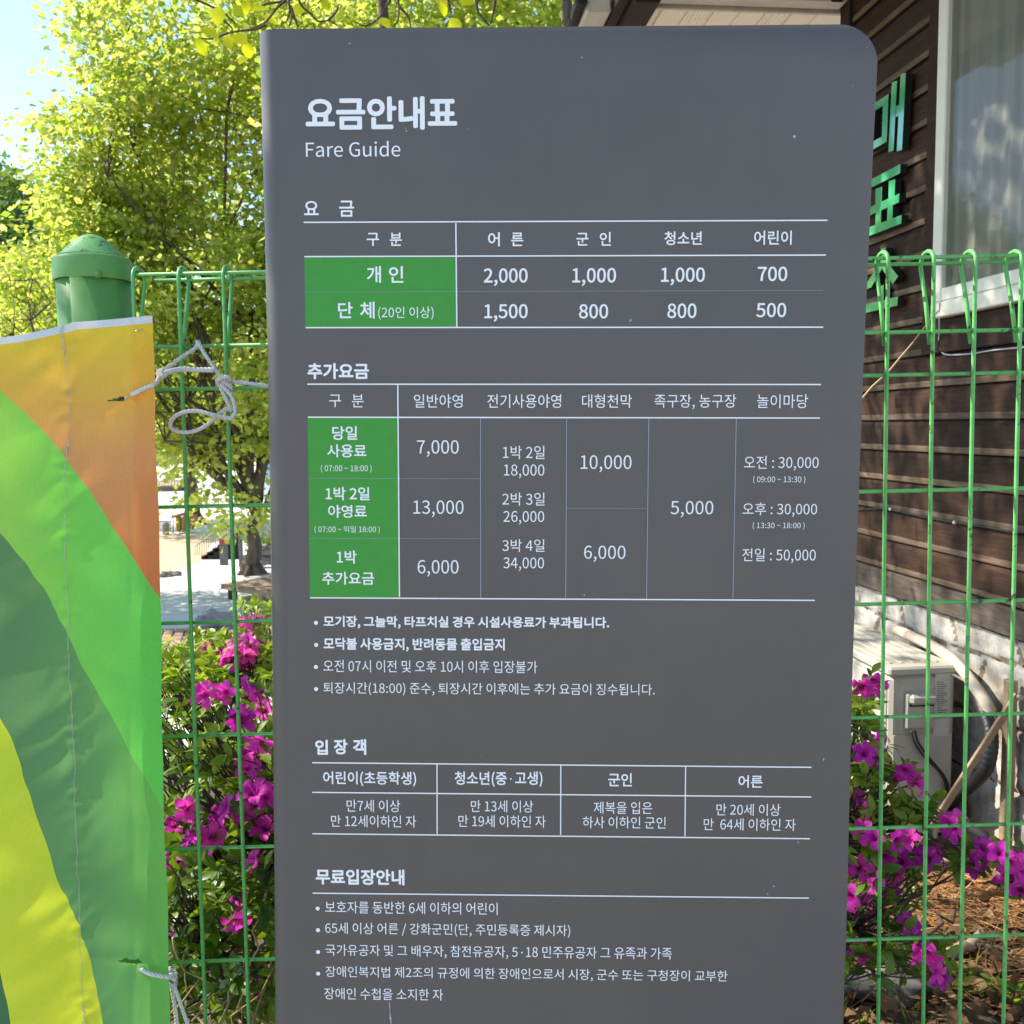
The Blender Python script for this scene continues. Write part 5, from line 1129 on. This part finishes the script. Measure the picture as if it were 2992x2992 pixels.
# dry stalks under the left bush
mb = MB()
for _ in range(95):
    p = gp(random.uniform(440, 860), random.uniform(2900, 3200)); p.y = random.uniform(1.85, 2.4); p.x = at_y(random.uniform(440, 860), 2900, p.y).x; p.z = random.uniform(.0, .3)
    d = Vector((random.gauss(0, 1), random.gauss(0, .5), random.uniform(-.1, .9))).normalized() * random.uniform(.12, .36); limb(mb, p, p + d, .0022, .001, .16, 5, 4)
for (x0, y0, x1, y1) in ((505, 2740, 565, 2920), (690, 2960, 780, 2600), (740, 2990, 830, 2700), (640, 2990, 720, 2800), (560, 2985, 690, 2850), (500, 2960, 610, 2830), (620, 2960, 700, 2905)):
    limb(mb, at_y(x0, y0, 1.95), at_y(x1, y1, 2.0), .0028, .0018, .08, 7, 5)
o = mb.obj('dry_stalks', M['straw'], None, True); put(o, 'tangle of dry tan stalks under the azalea beside the banner', 'dry grass', kind='stuff')
n = 260; xx = np.concatenate([rng.uniform(.42, .85, 90), rng.uniform(.95, 1.5, 170)]); yy = np.concatenate([rng.uniform(2.2, 2.5, 90), rng.uniform(2.3, 3.0, 170)]); pos = np.stack([xx, yy, gz(xx, yy)], 1)
T = np.array([(-.03, 0, 0), (.03, 0, 0), (.026, .5, .05), (-.026, .5, .05), (.004, 1, .18), (-.004, 1, .18)]); Tf = np.array([(0, 1, 2, 3), (3, 2, 4, 5)])
al = rng.normal(0, .3, (n, 3)) + np.array((0, 0, 1)); o = scatter('grass', T, Tf, pos, rot_frames(al, rand_unit(n)), rng.uniform(.05, .22, n) * np.where(np.arange(n) < 90, 1.2, .4), LF['deep']); put(o, 'green grass blades growing through the litter', 'grass', kind='stuff')
weed = thing('weed', 'low green weed with lobed leaves spreading over the pine needles', 'weed', tuple(gp(2790, 2830)))
tips = np.array([tuple(at_y(2700 + 24 * k + random.gauss(0, 10), 2795 + 9 * k + random.gauss(0, 14), 2.5 + random.uniform(-.1, .1))) for k in range(17)]); mb = MB()
for p in tips: limb(mb, gp(2790, 2900), Vector(tuple(p)), .002, .001, .1, 6, 4)
mb.obj('stems', LF['deep'], weed, True); whorls(tips, np.tile((0, -.25, .9), (17, 1)) + rng.normal(0, .25, (17, 3)), 6, .036, LF['deep'], weed)
weed2 = thing('weed', 'pale green tuft of young weed at the right corner among dead leaves', 'weed', tuple(gp(2960, 2960)))
tips = np.array([tuple(at_y(2950 + random.gauss(0, 22), 2945 + random.gauss(0, 16), 2.42)) for k in range(9)]); mb = MB()
for p in tips: limb(mb, gp(2960, 2990), Vector(tuple(p)), .002, .001, .1, 6, 4)
mb.obj('stems', LF['fresh'], weed2, True); whorls(tips, np.tile((0, -.2, .9), (9, 1)) + rng.normal(0, .25, (9, 3)), 5, .032, LF['fresh'], weed2)
M['rock'] = simple('grey rock', (.22, .20, .18), .9, .4, 9, .8, .2)
def rock(name, c, r, label, mat=None, seed=0, group=None, rx=0):
    bm_ = []; rr = np.random.default_rng(seed); nu, nv = 18, 12; v = []; f = []
    for i in range(nv + 1):
        th_ = PI * i / nv
        for j in range(nu):
            ph = 2 * PI * j / nu; d = np.array((math.sin(th_) * math.cos(ph), math.sin(th_) * math.sin(ph), math.cos(th_))); q = d * 2.2 + seed
            k_ = 1 + .22 * math.sin(q[0] * 1.9 + math.sin(q[1] * 2.3)) + .14 * math.sin(q[1] * 3.1 + q[2] * 2.2) + .07 * math.sin(q[2] * 7 + q[0] * 6)
            v.append(Vector(c) + Vector(tuple(d * np.array(r) * k_)))
    for i in range(nv):
        for j in range(nu): j2 = (j + 1) % nu; f.append((i * nu + j, (i + 1) * nu + j, (i + 1) * nu + j2, i * nu + j2))
    return put(mesh_obj(name, v, f, mat or M['rock'], None, True), label, 'rock', group)
M['driftwood'] = wood('bleached wood', (.26, .19, .13), (.48, .38, .28), 20)
c = gp(2835, 2795); rock('stone', gp(2600, 2900) + Vector((0, 0, .02)), (.11, .06, .05), 'grey crumpled stone lying under the azalea by the sign foot', None, 3)
mb = MB(); limb(mb, gp(2790, 2820) + Vector((-.02, 0, .03)), gp(2900, 2775) + Vector((0, 0, .05)), .018, .012, .12, 8, 9); limb(mb, gp(2850, 2800) + Vector((0, 0, .04)), gp(2990, 2800) + Vector((0, 0, .03)), .010, .005, .2, 8, 7)
put(mb.obj('driftwood', M['driftwood'], None, True), 'bleached piece of broken branch lying on the pine needles', 'branch')
mb = MB(); limb(mb, at_y(2700, 2740, 2.45), at_y(2812, 2650, 2.75), .005, .003, .06, 7, 6); limb(mb, at_y(2645, 2690, 2.4), at_y(2700, 2600, 2.5), .006, .004, .05, 6, 6)
put(mb.obj('dead_twig', M['twig'], None, True), 'dark dead twig sticking up out of the pine needles', 'twig')
mb = MB(); limb(mb, at_y(2400, 1300, 1.80), at_y(2668, 1000, 1.76), .0022, .0014, .012, 8, 5); mb.tube([at_y(2668, 1000, 1.76), at_y(2730, 920, 1.73), at_y(2745, 905, 1.70)], .0014, 5)
put(mb.obj('dry_stem', M['straw'], None, True), 'thin dry brown stem leaning slantwise across the fence and the boards', 'stem')

# ------------------------------------------------------------------ down on the lot
ZL = -3.0
M['deck'] = wood('deck boards', (.24, .16, .10), (.38, .27, .18), 6)
def platform(corner, along, across, ztop, label, k1=1.0, k2=1.0):
    A = on_z(*corner, ztop); e1 = (on_z(*along, ztop) - A) * k1; e2 = (on_z(*across, ztop) - A) * k2; e2 = e2 - e1.normalized() * e2.dot(e1.normalized()) * .35
    t_ = thing('wooden_platform', label, 'platform', (A.x, A.y, ZL), 'low wooden platforms on the lot'); mb = MB(); n_ = 14
    for i in range(n_):
        a0_, a1_ = i / n_ + .006, (i + 1) / n_ - .006
        mb.prism([A + e1 * a0_, A + e1 * a1_, A + e1 * a1_ + e2, A + e1 * a0_ + e2], (0, 0, -.035))
    mb.obj('deck_boards', M['deck'], t_)
    mb = MB()
    for (s, t__) in ((e1, e2), (e2, e1)):
        for q in (.01, .97): mb.prism([A + t__ * q + Vector((0, 0, -.037)), A + t__ * q + s + Vector((0, 0, -.037)), A + t__ * (q + .02) + s + Vector((0, 0, -.037)), A + t__ * (q + .02) + Vector((0, 0, -.037))], (0, 0, -.09))
    mb.obj('rim', M['deck'], t_)
    for q in ((.12, .10), (.88, .10), (.12, .88), (.88, .88)):
        c_ = A + e1 * q[0] + e2 * q[1]; mb = MB(); mb.box((c_.x, c_.y, (ZL + ztop - .05) / 2), (.2, .2, ztop - .05 - ZL)); mb.obj('leg', M['bark'], t_)
    return t_
platform((644, 1707), (800, 1682), (800, 1736), ZL + .40, 'low brown wooden platform on legs beside the nearer trunk', 1.0, 1.0)
platform((430, 1404), (548, 1401), (432, 1420), ZL + .45, 'far low wooden platform with dark underside across the lot', 1.0, 1.0)
platform((420, 1838), (850, 1830), (420, 2040), -2.72, 'grey brown boardwalk deck just beyond the bushes', 1.0, 1.0)
rock('mound', on_z(622, 1826, -2.7) + Vector((0, .3, .0)), (.46, .45, .22), 'low grey mound at the edge of the boardwalk', simple('grey mound', (.30, .265, .235), .95, .3, 8, .5), 5)
# waste sorting stand
B0 = on_z(540, 1560, ZL); DB = B0.y
ws = thing('waste_stand', 'waste sorting stand with yellow bags and a small rust roof', 'waste stand', tuple(B0))
def bb(mb, x0, y0, x1, y1, d0, d1): 
    a, b_ = at_y(x0, y0, DB), at_y(x1, y1, DB); return mb.box(((a.x + b_.x) / 2, DB + (d0 + d1) / 2, (a.z + b_.z) / 2), (abs(b_.x - a.x), d1 - d0, abs(a.z - b_.z)), None, .02)
M['ybag'] = simple('yellow bag', (.60, .40, .03), .5, .25, 6); M['obag'] = simple('amber bag', (.75, .48, .02), .5, .15, 6); M['rust'] = simple('rust board', (.42, .13, .06), .7, .25, 8); M['frame_grey'] = simple('grey frame', (.25, .24, .22), .5, .1, 10)
for (x0, x1, m_) in ((507, 524, 'ybag'), (525, 538, 'ybag'), (539, 549, 'obag')):
    mb = MB(); a, b_ = at_y(x0, 1512, DB), at_y(x1, 1556, DB); mb.lathe([(.02, 0), (.42, .03), (.5, .35), (.48, .8), (.46, 1.0)], (0, 0, 0), 14)
    W_, H_ = abs(b_.x - a.x), abs(a.z - b_.z); mb.v = [Vector((v.x * W_, v.y * .5, v.z * H_)) + Vector(((a.x + b_.x) / 2, DB + .3, b_.z)) for v in mb.v]; mb.obj('bag', M[m_], ws, True)
mb = MB(); p = [at_y(500, 1514, DB), at_y(500, 1508, DB), at_y(538, 1497, DB), at_y(540, 1506, DB)]; mb.prism(p, (0, .8, 0)); mb.obj('roof', M['rust'], ws)
mb = MB(); bb(mb, 557, 1505, 563, 1548, 0, .7); mb.obj('side_board', M['rust'], ws)
mb = MB()
for x in (506, 524.5, 538.5, 550): a, b_ = at_y(x, 1510, DB), at_y(x, 1559, DB); mb.tube([a, b_], .022, 6)
mb.obj('rack', M['frame_grey'], ws)
mb = MB(); 
for k in range(10):
    a, b_ = at_y(462 + k * 4, 1522, DB + 1), at_y(462 + k * 4, 1566, DB + 1); mb.tube([a, b_], .02, 5)
mb.tube([at_y(460, 1523, DB + 1), at_y(500, 1523, DB + 1)], .025, 5); put(mb.obj('railing', M['frame_grey'], None), 'short pale railing left of the waste stand', 'railing')
mb = MB(); mb.lathe([(.02, 0), (.13, .0), (.15, .42), (.16, .44), (.15, .5), (.02, .53)], tuple(on_z(492, 1560, ZL) + Vector((0, -.3, 0))), 14); put(mb.obj('bin', M['frame_grey'], None, True), 'small grey bin in front of the short pale railing', 'bin')
# stair with railings
S0 = on_z(585, 1640, ZL); DS = S0.y + .4
st = thing('stair', 'dark timber stair rising to the right with a slender railing', 'stair', tuple(S0))
mb = MB(); ns = 7
for k in range(ns):
    x0 = 588 + 16 * k; z1_ = 1625 - 11.0 * k; a, b_ = at_y(x0, z1_, DS), at_y(x0 + 19, z1_ + 8, DS); mb.box(((a.x + b_.x) / 2, DS + .6, (a.z + b_.z) / 2), (abs(b_.x - a.x), 1.2, abs(a.z - b_.z)))
mb.obj('steps', M['trimwood'], st)
mb = MB(); mb.prism([at_y(582, 1642, DS), at_y(700, 1645, DS), at_y(700, 1560, DS), at_y(590, 1630, DS)], (0, .06, 0)); mb.obj('under_stair_shade', M['darkvoid'], st)  # dark sheet standing in for the shade under the stair
mb = MB()
for k in range(20):
    x = 570 + k * 6.6; yb_ = 1636 - .62 * (x - 570); ytp = 1596 - .75 * (x - 570) if x < 625 else 1555 - .12 * (x - 625); mb.tube([at_y(x, yb_, DS + 1.25), at_y(x, ytp, DS + 1.25)], .012, 5)
mb.tube([at_y(570, 1596, DS + 1.25), at_y(625, 1555, DS + 1.25), at_y(700, 1546, DS + 1.25)], .022, 6); mb.obj('railing', M['frame_grey'], st)
# two small pylons by the stair
M['pyl'] = simple('grey pylon', (.10, .10, .105), .5, .12, 4); M['redband'] = simple('red band', (.55, .03, .04), .5, .1, 6); M['pale'] = simple('pale panel', (.32, .32, .33), .5, .5, 2.2)
def pylon(x0, x1, y0, y1, label, red):
    D_ = on_z((x0 + x1) / 2, y1, ZL).y; a, b_ = at_y(x0, y0, D_), at_y(x1, y1, D_); t_ = thing('pylon', label, 'sign', ((a.x + b_.x) / 2, D_, ZL), 'small grey pylons by the stair')
    w_ = b_.x - a.x; mb = MB(); mb.box(((a.x + b_.x) / 2, D_ + .06, (a.z + ZL) / 2), (w_, .12, a.z - ZL), None, .006); mb.obj('panel', M['pyl'], t_)
    def face(u0, v0, u1, v1, m_, nm): mb = MB(); mb.box((a.x + w_ * (u0 + u1) / 2, D_ - .003, a.z + (ZL - a.z) * (v0 + v1) / 2), (w_ * (u1 - u0), .004, (a.z - ZL) * (v1 - v0))); mb.obj(nm, M[m_], t_)
    if red: face(.08, .03, .92, .30, 'pale', 'picture'); face(.05, .345, .95, .43, 'redband', 'red_band')
    for k in range(5 if red else 9): face(.15 + .03 * (k % 2), (.50 if red else .1) + .07 * k, .60 + .05 * (k % 3), (.50 if red else .1) + .07 * k + .018, 'pale', 'text_line')
pylon(638, 665, 1543, 1652, 'grey pylon sign with a red band in front of the stair', True); pylon(694, 709, 1546, 1656, 'plain grey pylon sign to the right of the red banded one', False)
for k, (x, y, r) in enumerate(((760, 1635, .22), (775, 1655, .28), (748, 1657, .15), (772, 1612, .26))): rock('rock', on_z(x, 1662, ZL) + Vector((0, .3, .2 + (1660 - y) * .008)), (r, r * .8, r * .62), ('brown rock low in the pile beside the near trunk', 'largest brown rock of the pile at the sign edge', 'smallest rock of the pile next to the trunk', 'topmost rock of the pile under the dark shrub')[k], M['rock'], k + 8, 'rocks beside the trunk')
rock('rock', on_z(482, 1685, ZL), (.26, .2, .14), 'small dark rock at the edge of the sandy lot', None, 21, 'rocks at the lot edge'); rock('rock', on_z(506, 1682, ZL), (.22, .2, .15), 'paler small rock to the right of the dark one', None, 22, 'rocks at the lot edge')
sb = thing('shrub', 'dark green shrub growing on the rock pile', 'shrub', tuple(on_z(765, 1640, ZL)))
P_ = np.array([tuple(at_y(762 + random.gauss(0, 10), 1595 + random.gauss(0, 9), S0.y + .5)) for _ in range(46)]); sprays(P_, 20, .16, .6, .11, L_FAR, L_FAR_F, LF['deep'], 'leaves', sb); mb = MB(); mb.tube([on_z(765, 1640, ZL), at_y(763, 1600, S0.y + .5)], .03, 6); mb.obj('stem', M['bark'], sb)
DW = on_z(760, 1580, ZL).y; a, b_ = at_y(738, 1540, DW), at_y(800, 1580, DW); mb = MB(); mb.box(((a.x + b_.x) / 2, DW, (a.z + ZL) / 2), (b_.x - a.x, .4, a.z - ZL)); t = NT('grey block wall'); br2 = t.n('ShaderNodeTexBrick'); br2.inputs['Scale'].default_value = 3.2
br2.inputs['Color1'].default_value = (.20, .20, .21, 1); br2.inputs['Color2'].default_value = (.14, .14, .15, 1); br2.inputs['Mortar'].default_value = (.5, .5, .5, 1); t.l(t.coord((1, 1, 1)), br2.inputs['Vector']); mp_ = [x for x in t.t.nodes if x.type == 'MAPPING'][0]; mp_.inputs['Rotation'].default_value = (PI / 2, 0, 0); t.base(br2.outputs[0])
put(mb.obj('block_wall', t.m, None), 'low grey block wall behind the dark shrub', 'wall')
# blue and white tent far off
DT_ = 62; tp = thing('tent', 'pale blue and white tent far behind the near trunk', 'tent', tuple(at_y(765, 1450, DT_)))
M['tentw'] = simple('white tent cloth', (.75, .78, .80), .7, .05, 3); M['tentb'] = simple('blue tent cloth', (.25, .48, .62), .7, .1, 3)
a, b_ = at_y(735, 1395, DT_), at_y(800, 1395, DT_); ap = at_y(768, 1350, DT_); gl = ZL
mb = MB(); mb.prism([Vector((a.x, DT_, a.z)), Vector((b_.x, DT_, a.z)), Vector((ap.x, DT_, ap.z))], (0, 2.5, 0)); mb.obj('roof', M['tentb'], tp)
mb = MB(); mb.prism([Vector((a.x + .1, DT_ + .1, gl)), Vector((b_.x - .1, DT_ + .1, gl)), Vector((b_.x - .1, DT_ + .1, a.z - .02)), Vector((a.x + .1, DT_ + .1, a.z - .02))], (0, 2.3, 0)); mb.obj('wall', M['tentw'], tp)
# ------------------------------------------------------------------ wooded hill far off
xs = np.linspace(-420, 420, 90); ys = np.linspace(120, 420, 40); X, Y = np.meshgrid(xs, ys)
def hz_(X, Y):
    h = 62 * np.exp(-((X + 118) / 62) ** 2 - ((Y - 215) / 70) ** 2) + 20 * np.exp(-((Y - 330) / 60) ** 2) * (1 + .3 * np.sin(X / 40)) + 3 * np.sin(X / 17 + Y / 23)
    return -3.2 + np.maximum(h - 4, 0)
V_ = np.stack([X, Y, hz_(X, Y)], -1).reshape(-1, 3); nx = 90; i = np.arange(39 * 89); r_, c_ = i // 89, i % 89; a_ = r_ * nx + c_
M['hillgreen'] = simple('wooded slope', (.05, .09, .025), .95, .4, .2, .5)
put(np_mesh('hill', V_, np.stack([a_, a_ + 1, a_ + nx + 1, a_ + nx], 1), M['hillgreen'], None, True), kind='structure', label='wooded hill far behind the trees')
n = 1500; fx = np.concatenate([rng.uniform(-230, -20, 1100), rng.uniform(-300, 300, 400)]); fy = np.concatenate([rng.uniform(140, 230, 1100), rng.uniform(200, 330, 400)]); fz = hz_(fx, fy) + 1.6
P_ = np.stack([fx, fy, fz], 1)[hz_(fx, fy) > -2.5]
o = sprays(P_, 46, 2.3, .75, 1.5, L_FAR, L_FAR_F, LF['forest'], 'forest', None, .2, .5); put(o, 'distant green forest covering the hill at the left edge', 'forest', kind='stuff')
